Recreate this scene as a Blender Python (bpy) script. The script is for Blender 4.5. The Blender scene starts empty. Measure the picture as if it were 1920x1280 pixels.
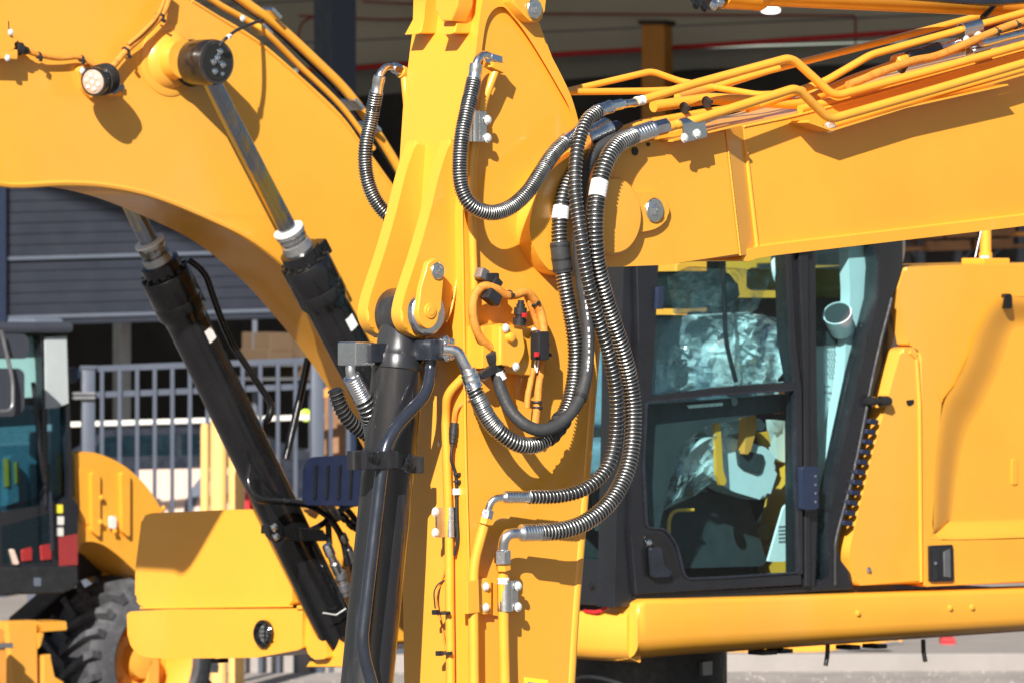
import bpy, bmesh, math, random
from mathutils import Vector, Matrix, noise
random.seed(11)
sc = bpy.context.scene
col = sc.collection
# ------------------------------------------------------------------ camera, light, exposure
K = 2.6 / 1920 / 14            # metres per photo pixel per metre of distance
HY = 520                       # photo row of the horizon
CAM = Vector((0, -14, 2.6))
cd = bpy.data.cameras.new('camera'); cam = bpy.data.objects.new('camera', cd); col.objects.link(cam)
cam.location = CAM; cam.rotation_euler = (math.radians(90), 0, 0)
cd.sensor_width = 36; cd.lens = 36 / (1920 * K); cd.shift_y = -(640 - HY) / 1920
cd.clip_start = .5; cd.clip_end = 2000
cd.dof.use_dof = True; cd.dof.focus_distance = 14.0; cd.dof.aperture_fstop = 13
sc.camera = cam
SUN = Vector((.36, 1.6, -1.0)).normalized()
sd = bpy.data.lights.new('sun', 'SUN'); so = bpy.data.objects.new('sun', sd); col.objects.link(so)
sd.energy = 5.0; sd.angle = math.radians(.53); sd.color = (1, .96, .9)
so.rotation_euler = SUN.to_track_quat('-Z', 'Y').to_euler(); so.location = (-5, -20, 20)
wd = bpy.data.worlds.new('World'); sc.world = wd; wd.use_nodes = True
nt = wd.node_tree; nt.nodes.clear()
sky = nt.nodes.new('ShaderNodeTexSky'); sky.sky_type = 'NISHITA'; sky.sun_disc = False
sky.sun_elevation = math.asin(-SUN.z); sky.sun_rotation = math.atan2(-SUN.x, -SUN.y)
bg = nt.nodes.new('ShaderNodeBackground'); bg.inputs[1].default_value = .055
wo = nt.nodes.new('ShaderNodeOutputWorld')
nt.links.new(sky.outputs[0], bg.inputs[0]); nt.links.new(bg.outputs[0], wo.inputs[0])
vs = sc.view_settings
vs.view_transform = 'Standard'; vs.look = 'None'; vs.exposure = .6; vs.gamma = 1; vs.use_curve_mapping = False
sc.cycles.max_bounces = 8; sc.cycles.transparent_max_bounces = 16; sc.cycles.caustics_reflective = False

# ------------------------------------------------------------------ materials
def mat(name, c, rough=.5, metal=0., coat=0., var=.06, scale=6., bump=0., bscale=120., c2=None, lo=.45, hi=.65, spec=.5, rvar=.1, stretch=None, coatr=.08):
    m = bpy.data.materials.new(name); m.use_nodes = True
    t = m.node_tree; N = t.nodes; L = t.links
    b = N['Principled BSDF']
    b.inputs['Roughness'].default_value = rough; b.inputs['Metallic'].default_value = metal
    b.inputs['Coat Weight'].default_value = coat; b.inputs['Coat Roughness'].default_value = coatr
    b.inputs['Specular IOR Level'].default_value = spec
    tc = N.new('ShaderNodeTexCoord'); src = tc.outputs['Object']
    if stretch:
        mp = N.new('ShaderNodeMapping'); mp.inputs['Scale'].default_value = stretch
        L.new(src, mp.inputs[0]); src = mp.outputs[0]
    nz = N.new('ShaderNodeTexNoise'); nz.inputs['Scale'].default_value = scale; nz.inputs['Detail'].default_value = 6
    nz.inputs['Roughness'].default_value = .62
    L.new(src, nz.inputs['Vector'])
    cr = N.new('ShaderNodeValToRGB')
    if c2 is None:
        a = [max(0, x * (1 - var)) for x in c]; d = [min(1, x * (1 + var)) for x in c]
        cr.color_ramp.elements[0].position = .3; cr.color_ramp.elements[1].position = .7
    else:
        a, d = c, c2
        cr.color_ramp.elements[0].position = lo; cr.color_ramp.elements[1].position = hi
    cr.color_ramp.elements[0].color = (*a, 1); cr.color_ramp.elements[1].color = (*d, 1)
    L.new(nz.outputs['Fac'], cr.inputs[0]); L.new(cr.outputs[0], b.inputs['Base Color'])
    if rvar:
        mr = N.new('ShaderNodeMapRange'); mr.inputs[1].default_value = .3; mr.inputs[2].default_value = .7
        mr.inputs[3].default_value = max(.02, rough - rvar); mr.inputs[4].default_value = min(1, rough + rvar)
        n3 = N.new('ShaderNodeTexNoise'); n3.inputs['Scale'].default_value = scale * 2.3; n3.inputs['Detail'].default_value = 4
        L.new(src, n3.inputs['Vector']); L.new(n3.outputs['Fac'], mr.inputs[0]); L.new(mr.outputs[0], b.inputs['Roughness'])
    if bump:
        n2 = N.new('ShaderNodeTexNoise'); n2.inputs['Scale'].default_value = bscale; n2.inputs['Detail'].default_value = 3
        L.new(src, n2.inputs['Vector'])
        bp = N.new('ShaderNodeBump'); bp.inputs['Strength'].default_value = bump; bp.inputs['Distance'].default_value = .01
        L.new(n2.outputs['Fac'], bp.inputs['Height']); L.new(bp.outputs[0], b.inputs['Normal'])
    return m

M = {}
M['yellow'] = mat('yellow_paint', (.87, .39, .036), .38, 0, .45, .06, 1.6, .05, 4., rvar=.10, coatr=.12)
M['yellow_pipe'] = mat('yellow_pipe_paint', (.87, .39, .036), .36, 0, .4, .05, 9, .03, 60, rvar=.08, coatr=.15)
M['yellow_far'] = mat('faded_yellow_paint', (.80, .35, .03), .5, 0, .2, .06, 3, .03, 8)
M['black'] = mat('black_gloss_paint', (.008, .008, .009), .24, 0, .3, .3, 8, .02, 30, rvar=.1)
M['black_matt'] = mat('black_plastic', (.02, .02, .022), .5, 0, 0, .3, 20, .08, 200)
M['cab_black'] = mat('cab_frame_paint', (.012, .013, .017), .28, 0, .35, .2, 5, .01, 20)
M['gun'] = mat('worn_black_cylinder_paint', (.022, .022, .026), .3, .25, .4, .3, 16, .04, 60, c2=(.10, .095, .09), lo=.5, hi=.85, stretch=(1, 1, .12))
M['gun2'] = mat('dark_steel_tube', (.028, .032, .045), .26, .25, .4, .3, 10, .02, 40)
M['zinc'] = mat('zinc_plated_steel', (.76, .77, .79), .28, 1, 0, .03, 30, .008, 150, rvar=.05)
M['chrome'] = mat('bolt_steel', (.78, .79, .80), .2, 1, 0, .1, 60, .05, 200)
M['white_bolt'] = mat('bright_bolt_plating', (.86, .86, .84), .38, .35, 0, .08, 60, .05, 200)
M['wire'] = mat('spring_wire', (.50, .50, .48), .34, 1, 0, .4, 18, 0)
M['rod'] = mat('greased_cylinder_rod', (.28, .31, .36), .22, 1, 0, .2, 6, .10, 30, c2=(.62, .44, .14), lo=.54, hi=.63, stretch=(1, 1, .3))
M['grease'] = mat('grease_film', (.46, .46, .46), .3, .8, 0, .3, 14, .25, 30, c2=(.15, .13, .10), lo=.5, hi=.62)
M['rubber'] = mat('black_rubber', (.016, .016, .017), .55, 0, 0, .25, 30, .1, 150)
M['rubber_grey'] = mat('weathered_rubber', (.035, .036, .038), .62, 0, 0, .25, 30, .12, 150)
M['tyre'] = mat('tyre_rubber', (.045, .045, .05), .7, 0, 0, .3, 12, .3, 40, c2=(.09, .09, .095))
M['harness'] = mat('orange_braided_sleeve', (.70, .27, .035), .7, 0, 0, .1, 50, .3, 260, c2=(.52, .17, .02), lo=.5, hi=.7)
M['plastic_white'] = mat('white_label', (.82, .82, .80), .5, 0, 0, .04, 30)
M['label_grey'] = mat('printed_label_ink', (.25, .25, .26), .5)
M['decal'] = mat('yellow_decal', (.85, .72, .05), .4)
M['trim'] = mat('light_grey_cab_trim', (.66, .70, .70), .5, 0, 0, .06, 8, .02, 80)
M['trim_dark'] = mat('dark_cab_trim', (.035, .042, .045), .6, 0, 0, .2, 10, .05, 100)
M['seat'] = mat('grey_seat_fabric', (.17, .26, .32), .8, 0, 0, .2, 40, .3, 300)
M['belt'] = mat('orange_belt', (.75, .30, .05), .6)
M['red'] = mat('red_paint', (.55, .02, .025), .45)
M['red_dark'] = mat('red_oxide_pipe', (.30, .03, .03), .6)
M['navy'] = mat('navy_steel', (.018, .028, .06), .45, 0, .1)
M['bluepanel'] = mat('dark_blue_panel', (.006, .011, .035), .5)
M['fence'] = mat('blue_grey_fence_paint', (.075, .088, .12), .5)
M['slat'] = mat('grey_slat_cladding', (.026, .031, .046), .55, 0, 0, .12, 3, .04, 20)
M['strip'] = mat('pale_cladding_strip', (.12, .14, .18), .5)
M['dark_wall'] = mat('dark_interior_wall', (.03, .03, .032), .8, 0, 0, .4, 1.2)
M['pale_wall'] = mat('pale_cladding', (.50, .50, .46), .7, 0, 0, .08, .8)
M['grey_clad'] = mat('grey_cladding', (.24, .25, .25), .7, 0, 0, .1, .8)  # even mid grey for the band under the red pipe
M['timber'] = mat('brown_timber', (.26, .13, .06), .75, 0, 0, .3, 4, .2, 40)
M['card'] = mat('brown_cardboard', (.12, .075, .04), .8)
M['concrete'] = mat('pale_concrete', (.30, .27, .25), .85, 0, 0, .12, 1.3, .2, 30)
M['ground'] = mat('yard_asphalt', (.17, .16, .155), .9, 0, 0, .2, .8, .3, 25)
M['stone'] = mat('gravel_stone', (.30, .27, .25), .85, 0, 0, .3, 2.2, .2, 30, c2=(.38, .34, .31), lo=.4, hi=.6, spec=.1)
M['cream'] = mat('cream_paint', (.70, .68, .62), .5)
M['orange'] = mat('orange_post_paint', (.55, .22, .02), .5)
M['peach'] = mat('peach_board', (.72, .52, .42), .6, 0, 0, .1, 1.0)
M['lime'] = mat('lime_reflector', (.55, .80, .05), .5)
M['carblue'] = mat('dark_blue_car_paint', (.015, .02, .032), .3, 0, .4)
M['plate'] = mat('worn_steel', (.30, .30, .31), .4, .8)

def dust(m, amt=.22, c=(.74, .50, .22)):
    """a thin film of yard dust and small scuffs over the paint"""
    t = m.node_tree; N = t.nodes; L = t.links; b = N['Principled BSDF']; src = b.inputs['Base Color'].links[0].from_socket
    tc = N.new('ShaderNodeTexCoord'); fac = None
    for sc_, lo, hi, st in ((1.1, .5, .78, (1, 1, .35)), (55, .69, .74, (1, 1, 1)), (16, .70, .78, (1, 1, .15))):
        mp = N.new('ShaderNodeMapping'); mp.inputs['Scale'].default_value = st; L.new(tc.outputs['Object'], mp.inputs[0])
        z = N.new('ShaderNodeTexNoise'); z.inputs['Scale'].default_value = sc_; z.inputs['Detail'].default_value = 7; L.new(mp.outputs[0], z.inputs['Vector'])
        r = N.new('ShaderNodeMapRange'); r.inputs[1].default_value = lo; r.inputs[2].default_value = hi; r.inputs[4].default_value = amt; L.new(z.outputs['Fac'], r.inputs[0])
        if fac is None: fac = r.outputs[0]
        else:
            mx = N.new('ShaderNodeMath'); mx.operation = 'MAXIMUM'; L.new(fac, mx.inputs[0]); L.new(r.outputs[0], mx.inputs[1]); fac = mx.outputs[0]
    mi = N.new('ShaderNodeMix'); mi.data_type = 'RGBA'; mi.inputs[7].default_value = (*c, 1)
    L.new(fac, mi.inputs[0]); L.new(src, mi.inputs[6]); L.new(mi.outputs[2], b.inputs['Base Color'])
dust(M['yellow']); dust(M['yellow_far'], .35); dust(M['yellow_pipe'], .2); dust(M['black'], .10, (.22, .19, .15)); dust(M['cab_black'], .06, (.22, .2, .17)); dust(M['gun'], .25, (.20, .18, .15))
dust(M['tyre'], .5, (.20, .18, .16)); dust(M['fence'], .4, (.13, .14, .16)); dust(M['slat'], .3, (.05, .055, .065))
def glass_mat(name, tint, refl=1.0):
    m = bpy.data.materials.new(name); m.use_nodes = True
    t = m.node_tree; N = t.nodes; L = t.links; N.clear()
    o = N.new('ShaderNodeOutputMaterial'); mx = N.new('ShaderNodeMixShader')
    tr = N.new('ShaderNodeBsdfTransparent'); tr.inputs[0].default_value = (*tint, 1)
    gl = N.new('ShaderNodeBsdfGlossy'); gl.inputs['Roughness'].default_value = .02
    fr = N.new('ShaderNodeFresnel'); fr.inputs[0].default_value = 1.5
    mu = N.new('ShaderNodeMath'); mu.operation = 'MULTIPLY'; mu.inputs[1].default_value = refl
    ge = N.new('ShaderNodeNewGeometry'); sb = N.new('ShaderNodeMath'); sb.operation = 'SUBTRACT'; sb.inputs[0].default_value = refl
    L.new(ge.outputs['Backfacing'], sb.inputs[1]); sb.use_clamp = True; L.new(sb.outputs[0], mu.inputs[1])
    L.new(fr.outputs[0], mu.inputs[0]); L.new(mu.outputs[0], mx.inputs[0])
    L.new(tr.outputs[0], mx.inputs[1]); L.new(gl.outputs[0], mx.inputs[2]); L.new(mx.outputs[0], o.inputs[0])
    return m
M['glass'] = glass_mat('tinted_glass', (.82, .96, .97), .9)
M['glass_far'] = glass_mat('teal_glass', (.50, .72, .76), .8)
def film_mat():
    m = bpy.data.materials.new('clear_plastic_film'); m.use_nodes = True
    t = m.node_tree; N = t.nodes; L = t.links; b = N['Principled BSDF']
    b.inputs['Base Color'].default_value = (.80, .90, .92, 1); b.inputs['Roughness'].default_value = .09
    b.inputs['Specular IOR Level'].default_value = .9; b.inputs['Metallic'].default_value = .0
    o = N['Material Output']; mx = N.new('ShaderNodeMixShader'); tr = N.new('ShaderNodeBsdfTransparent')
    tc = N.new('ShaderNodeTexCoord'); nz = N.new('ShaderNodeTexNoise'); nz.inputs['Scale'].default_value = 8; nz.inputs['Detail'].default_value = 3
    L.new(tc.outputs['Object'], nz.inputs['Vector'])
    mr = N.new('ShaderNodeMapRange'); mr.inputs[1].default_value = .42; mr.inputs[2].default_value = .62
    mr.inputs[3].default_value = .16; mr.inputs[4].default_value = .72
    L.new(nz.outputs['Fac'], mr.inputs[0]); L.new(mr.outputs[0], mx.inputs[0])
    L.new(tr.outputs[0], mx.inputs[1]); L.new(b.outputs[0], mx.inputs[2]); L.new(mx.outputs[0], o.inputs[0])
    return m
M['film'] = film_mat()
def emis(name, c, s):
    m = bpy.data.materials.new(name); m.use_nodes = True
    b = m.node_tree.nodes['Principled BSDF']; b.inputs['Emission Color'].default_value = (*c, 1); b.inputs['Emission Strength'].default_value = s
    return m
M['lamp_on'] = emis('lit_ceiling_lamp', (1, .98, .92), 3.0)
M['lens'] = mat('clear_lamp_lens', (.62, .47, .38), .15, .2, .6, .2, 60)

# ------------------------------------------------------------------ frames: vertical planes in the yard
class Fr:
    def __init__(s, o, yaw):
        a = math.radians(yaw); s.o = Vector(o); s.u = Vector((math.cos(a), math.sin(a), 0)); s.n = Vector((math.sin(a), -math.cos(a), 0))
    def at(s, px, py, off=0.):
        d = Vector(((px - 960) * K, 1, -(py - HY) * K))
        t = s.n.dot(s.o + s.n * off - CAM) / s.n.dot(d)
        return CAM + d * t
    def pts(s, l, off=0.):
        return [s.at(p[0], p[1], off + (p[2] if len(p) > 2 else 0)) for p in l]
    def sc(s, px, py, off=0.):
        return (s.at(px, py, off).y - CAM.y) * K
    def shift(s, du): return Fr(s.o + s.u * du, math.degrees(math.atan2(s.u.y, s.u.x)))
def dep(px, py, t): return CAM + Vector(((px - 960) * K, 1, -(py - HY) * K)) * t
YAW = 43
F = Fr(dep(980, 640, 14), YAW)            # near side of the front excavator's stick
R = Fr(dep(1190, 1110, 20), YAW)          # near side of the rear excavator's cab and hood
Z = Vector((0, 0, 1))

# ------------------------------------------------------------------ 2-D and 3-D path helpers
def rnd(pl, seg=5):
    """polygon of (x, y[, r]): corners with r are filleted"""
    out = []; n = len(pl)
    for i, p in enumerate(pl):
        if len(p) < 3 or not p[2]: out.append((p[0], p[1])); continue
        P = Vector(p[:2]); A = Vector(pl[i - 1][:2]); B = Vector(pl[(i + 1) % n][:2])
        da = (A - P); db = (B - P); r = min(p[2], da.length * .49, db.length * .49)
        a = P + da.normalized() * r; b = P + db.normalized() * r
        for k in range(seg + 1):
            t = k / seg; q = a * (1 - t) ** 2 + P * 2 * t * (1 - t) + b * t * t; out.append((q.x, q.y))
    return out
def cat(P, per=12):
    P = [Vector(p) for p in P]; out = []
    for i in range(len(P) - 1):
        a = P[i - 1] if i else P[0] * 2 - P[1]; b = P[i]; c = P[i + 1]; d = P[i + 2] if i + 2 < len(P) else P[-1] * 2 - P[-2]
        for k in range(per):
            t = k / per
            out.append(.5 * ((2 * b) + (c - a) * t + (2 * a - 5 * b + 4 * c - d) * t * t + (3 * b - a - 3 * c + d) * t ** 3))
    out.append(P[-1]); return out
def cat2(P, per=6): return [(v[0], v[1]) for v in cat([(p[0], p[1], 0) for p in P], per)]
def fil(P, r, seg=7):
    P = [Vector(p) for p in P]; out = [P[0]]
    for i in range(1, len(P) - 1):
        da = P[i - 1] - P[i]; db = P[i + 1] - P[i]; rr = min(r, da.length * .48, db.length * .48)
        a = P[i] + da.normalized() * rr; b = P[i] + db.normalized() * rr
        for k in range(seg + 1):
            t = k / seg; out.append(a * (1 - t) ** 2 + P[i] * 2 * t * (1 - t) + b * t * t)
    out.append(P[-1]); return out
def resamp(P, step):
    L = [0.]
    for a, b in zip(P, P[1:]): L.append(L[-1] + (b - a).length)
    n = max(2, int(L[-1] / step)); out = []; j = 0
    for i in range(n + 1):
        s = L[-1] * i / n
        while j < len(L) - 2 and L[j + 1] < s: j += 1
        d = L[j + 1] - L[j]; out.append(P[j].lerp(P[j + 1], (s - L[j]) / d if d > 1e-9 else 0))
    return out
def frames(P):
    T = []
    for i in range(len(P)):
        t = P[min(i + 1, len(P) - 1)] - P[max(i - 1, 0)]; T.append(t.normalized() if t.length > 1e-9 else Vector((0, 0, 1)))
    x = T[0].orthogonal().normalized(); out = []
    for t in T:
        x = (x - t * x.dot(t)); x = x.normalized() if x.length > 1e-6 else t.orthogonal().normalized()
        out.append((t, x, t.cross(x)))
    return out

# ------------------------------------------------------------------ mesh builder
class MB:
    def __init__(s): s.bm = bmesh.new(); s.wn = False
    def prism(s, fr, bk, bev=0, seg=2, both=False):
        s.wn = True; bm = s.bm; a = [bm.verts.new(p) for p in fr]; b = [bm.verts.new(p) for p in bk]; n = len(a)
        f = bm.faces.new(a); g = bm.faces.new(list(reversed(b)))
        for i in range(n): bm.faces.new((a[i], b[i], b[(i + 1) % n], a[(i + 1) % n]))
        if bev:
            es = list(f.edges) + (list(g.edges) if both else [])
            bmesh.ops.bevel(bm, geom=es, offset=bev, segments=seg, profile=.5, affect='EDGES', clamp_overlap=True)
        return s
    def plate(s, fr, pts, off, th, bev=.003, seg=2, both=False):
        a = fr.pts(pts, off); return s.prism(a, [p - fr.n * th for p in a], bev, seg, both)
    def box(s, c, ax, h, bev=.004, seg=2):
        s.wn = True; c = Vector(c); vs_ = []
        for i in (-1, 1):
            for j in (-1, 1):
                for k in (-1, 1): vs_.append(s.bm.verts.new(c + ax[0] * h[0] * i + ax[1] * h[1] * j + ax[2] * h[2] * k))
        fs = [s.bm.faces.new([vs_[q] for q in f]) for f in ((0, 1, 3, 2), (4, 6, 7, 5), (0, 4, 5, 1), (2, 3, 7, 6), (0, 2, 6, 4), (1, 5, 7, 3))]
        if bev:
            es = list({e for f in fs for e in f.edges})
            bmesh.ops.bevel(s.bm, geom=es, offset=min(bev, min(h) * .8), segments=seg, profile=.5, affect='EDGES', clamp_overlap=True)
        return s
    def tube(s, P, r, seg=12, cap=True):
        P = [Vector(p) for p in P]; fr = frames(P); prev = None; rings = []
        for i, (p, (t, x, y)) in enumerate(zip(P, fr)):
            rr = r[i] if isinstance(r, (list, tuple)) else r
            rings.append([s.bm.verts.new(p + (x * math.cos(2 * math.pi * k / seg) + y * math.sin(2 * math.pi * k / seg)) * rr) for k in range(seg)])
        for a, b in zip(rings, rings[1:]):
            for k in range(seg): s.bm.faces.new((a[k], a[(k + 1) % seg], b[(k + 1) % seg], b[k]))
        if cap: s.bm.faces.new(list(reversed(rings[0]))); s.bm.faces.new(rings[-1])
        return s
    def lathe(s, p, ax, prof, seg=28, x0=None):
        """prof: (distance along ax, radius)"""
        p = Vector(p); ax = Vector(ax).normalized(); x = ax.orthogonal().normalized() if x0 is None else x0; y = ax.cross(x); rings = []
        for (d, r) in prof:
            rings.append([s.bm.verts.new(p + ax * d + (x * math.cos(2 * math.pi * k / seg) + y * math.sin(2 * math.pi * k / seg)) * max(r, 1e-5)) for k in range(seg)])
        for a, b in zip(rings, rings[1:]):
            for k in range(seg): s.bm.faces.new((a[k], a[(k + 1) % seg], b[(k + 1) % seg], b[k]))
        s.bm.faces.new(list(reversed(rings[0]))); s.bm.faces.new(rings[-1]); return s
    def cyl(s, a, b, r, r2=None, seg=24, bev=.002):
        a = Vector(a); b = Vector(b); L = (b - a).length; r2 = r if r2 is None else r2
        return s.lathe(a, b - a, [(0, r - bev), (bev, r), (L - bev, r2), (L, r2 - bev)], seg)
    def strip(s, A, B):
        a = [s.bm.verts.new(p) for p in A]; b = [s.bm.verts.new(p) for p in B]
        for i in range(len(a) - 1): s.bm.faces.new((a[i], a[i + 1], b[i + 1], b[i]))
        return s
    def build(s, name, m, parent=None, ang=38, label=None):
        bmesh.ops.recalc_face_normals(s.bm, faces=s.bm.faces[:])
        me = bpy.data.meshes.new(name); s.bm.to_mesh(me); s.bm.free()
        me.polygons.foreach_set('use_smooth', [True] * len(me.polygons)); me.set_sharp_from_angle(angle=math.radians(ang))
        me.materials.append(M[m] if isinstance(m, str) else m)
        w = W.get(parent.name, Vector()) if parent else Vector()
        if w.length: me.transform(Matrix.Translation(-w))
        o = bpy.data.objects.new(name, me); col.objects.link(o)
        if parent: o.parent = parent; W[o.name] = w
        if s.wn:
            wm_ = o.modifiers.new('weighted_normal', 'WEIGHTED_NORMAL'); wm_.keep_sharp = True; wm_.weight = 80
        if label: o['label'] = label
        return o
W = {}
def thing(name, label, cat_, loc, group=None):
    o = bpy.data.objects.new(name, None); col.objects.link(o); o.location = loc; o.empty_display_size = .1
    o['label'] = label; o['category'] = cat_
    if group: o['group'] = group
    W[o.name] = Vector(loc); return o
def tag(o, label, cat_, group=None):
    o['label'] = label; o['category'] = cat_
    if group: o['group'] = group
    return o
def struct(o, kind='structure', label=None):
    o['kind'] = kind
    if label: o['label'] = label
    return o
def inst(name, me, parent, p, ax=None, s=1.):
    """an object that shares mesh me, +Z turned to ax, at world point p"""
    o = bpy.data.objects.new(name, me); col.objects.link(o); w = W[parent.name]; o.parent = parent
    q = Vector(ax).to_track_quat('Z', 'Y').to_matrix().to_4x4() if ax is not None else Matrix.Identity(4)
    sv = s if isinstance(s, (tuple, list)) else (s, s, s)
    o.matrix_local = Matrix.Translation(Vector(p) - w) @ q @ Matrix.Diagonal((*sv, 1)); W[o.name] = w
    return o
def proto(m, fn):
    b = MB(); fn(b); me_o = b.build('proto', m); me = me_o.data; bpy.data.objects.remove(me_o); return me
def _hexbolt(b):
    b.lathe((0, 0, 0), Z, [(0, 1.28), (.12, 1.3), (.22, 1.15)], 24)
    b.lathe((0, 0, .22), Z, [(0, .95), (.5, .95), (.6, .8)], 6)
def _washbolt(b):
    b.lathe((0, 0, 0), Z, [(0, 1.95), (.25, 2.), (.42, 1.85), (.44, 1.2)], 32)
    b.lathe((0, 0, .42), Z, [(0, 1.05), (.55, 1.05), (.68, .9)], 6)
    b.lathe((0, 0, 1.08), Z, [(0, .5), (.12, .45)], 12)
B_hex = {k: proto(k, _hexbolt) for k in ('white_bolt', 'chrome', 'black', 'yellow_pipe')}
for k in B_hex: B_hex[k].name = 'bolt_' + k
B_wash = proto('chrome', _washbolt); B_wash.name = 'washer_bolt'
def bolt(parent, fr, px, py, off, r=6.5, m='white_bolt', name='bolt'):
    return inst(name, B_hex[m], parent, fr.at(px, py, off), fr.n, r * fr.sc(px, py, off))
def wbolt(parent, fr, px, py, off, r): return inst('washer_bolt', B_wash, parent, fr.at(px, py, off), fr.n, r * fr.sc(px, py, off) / 2)

# ------------------------------------------------------------------ hoses and pipes
def hose_path(fr, P): return cat([fr.at(*p) for p in P], 16)
def hose(parent, fr, P, rpx, pitch=8., wpx=1.7, core='rubber', wire=True, a=0., b=1., label=None, wm='wire', name='hose', cover=1.02):
    k = fr.sc(P[0][0], P[0][1]); path = resamp(hose_path(fr, P), 4 * k)
    h = MB().tube(path, rpx * k, 14).build(name, core, parent, label=label)
    if wire:
        fine = resamp(path, pitch * k / 10); n = len(fine); i0, i1 = int(n * a), int(n * b); fr_ = frames(fine); pts = []; s = 0.
        for i in range(n):
            if i: s += (fine[i] - fine[i - 1]).length
            if i0 <= i <= i1:
                t, x, y = fr_[i]; ph = 2 * math.pi * s / (pitch * k)
                pts.append(fine[i] + (x * math.cos(ph) + y * math.sin(ph)) * (rpx * cover + wpx * .7) * k)
        MB().tube(pts, wpx * k, 5).build('spring_guard', wm, h, ang=80)
    return h, path
def pipe(parent, fr, P, rpx, rad=14, m='yellow_pipe', name='pipe', seg=12, label=None):
    k = fr.sc(P[0][0], P[0][1], P[0][2] if len(P[0]) > 2 else 0)
    return MB().tube(fil([fr.at(*p) for p in P], rad * k), rpx * k, seg).build(name, m, parent, label=label)
def sleeve(parent, fr, p, q, rpx, m='zinc', name='crimp_sleeve', ridges=0, seg=20, hexed=False):
    a, b = fr.at(*p), fr.at(*q); k = fr.sc(p[0], p[1]); L = (b - a).length; r = rpx * k
    if hexed: prof = [(0, r * .9), (L * .06, r), (L * .94, r), (L, r * .9)]; seg = 6
    elif ridges:
        prof = [(0, r * .82), (L * .03, r)]
        for i in range(ridges):
            d = L * (.08 + .86 * i / ridges); e = .86 * L / ridges
            prof += [(d, r), (d + e * .3, r * .94), (d + e * .6, r)]
        prof += [(L * .97, r), (L, r * .82)]
    else: prof = [(0, r * .82), (L * .04, r * .97), (L * .35, r), (L * .4, r * .94), (L * .85, r * .94), (L * .9, r), (L * .97, r), (L, r * .8)]
    return MB().lathe(a, b - a, prof, seg).build(name, m, parent, ang=30 if not hexed else 20)
def weld(parent, fr, P, off, rpx=3.2, m='yellow', name='weld_bead'):
    """rippled fillet bead along a joint"""
    k = fr.sc(P[0][0], P[0][1], off); path = resamp(cat([fr.at(p[0], p[1], off) for p in P], 10), 1.6 * k)
    return MB().tube(path, [rpx * k * (1 + .07 * math.sin(i * 1.5 + 2 * noise.noise(Vector((i * .05, 0, 3)))) + random.uniform(-.12, .12)) for i in range(len(path))], 8).build(name, m, parent, ang=80)
def coil(parent, path, f0, f1, rr, pitch, w, m='wire', name='coil_guard'):
    n = len(path); P = path[int(f0 * n):int(f1 * n) + 1]; fine = resamp(P, pitch / 10); fr_ = frames(fine); s = 0.; pts = []
    for i in range(len(fine)):
        if i: s += (fine[i] - fine[i - 1]).length
        t, x, y = fr_[i]; ph = 2 * math.pi * s / pitch; pts.append(fine[i] + (x * math.cos(ph) + y * math.sin(ph)) * rr)
    return MB().tube(pts, w, 6).build(name, m, parent, ang=80)
def along(path, f):
    i = min(len(path) - 2, max(0, int(f * (len(path) - 1)))); return path[i], (path[i + 1] - path[i]).normalized()
def band(parent, path, f0, f1, r, m='plastic_white', name='label_band', ribs=0):
    n = len(path); P = path[int(f0 * n):int(f1 * n) + 1]
    rr = [r * (1 + (.06 if ribs and (i // 2) % 2 else 0)) for i in range(len(P))] if ribs else r
    return MB().tube(P, rr, 18).build(name, m, parent)
def tie(parent, fr, px, py, off, dx, dy, r, m='black_matt'):
    """cable tie round a bundle that runs along (dx, dy) on the photo"""
    p = fr.at(px, py, off); q = fr.at(px + dx, py + dy, off); ax = (q - p).normalized(); k = fr.sc(px, py, off); r *= k
    b = MB(); b.lathe(p - ax * 2 * k, ax, [(0, r * .98), (.6 * k, r * 1.05), (3.4 * k, r * 1.05), (4 * k, r * .98)], 14)
    b.box(p + fr.n * r * 1.1, (ax, fr.n, ax.cross(fr.n)), (3 * k, 2.4 * k, 3.2 * k), .001)
    return b.build('cable_tie', m, parent)
def clamp(parent, fr, quad, off, th, bolts, m='zinc', r=6.5, ridge=None):
    """pressed saddle plate: a flat flange with a half-round bead over its pipe"""
    b = MB(); b.plate(fr, quad, off, th, .0015)
    c = b.build('pipe_clamp', m, parent)
    for (x, y) in bolts: bolt(c, fr, x, y, off, r)
    return c

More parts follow.
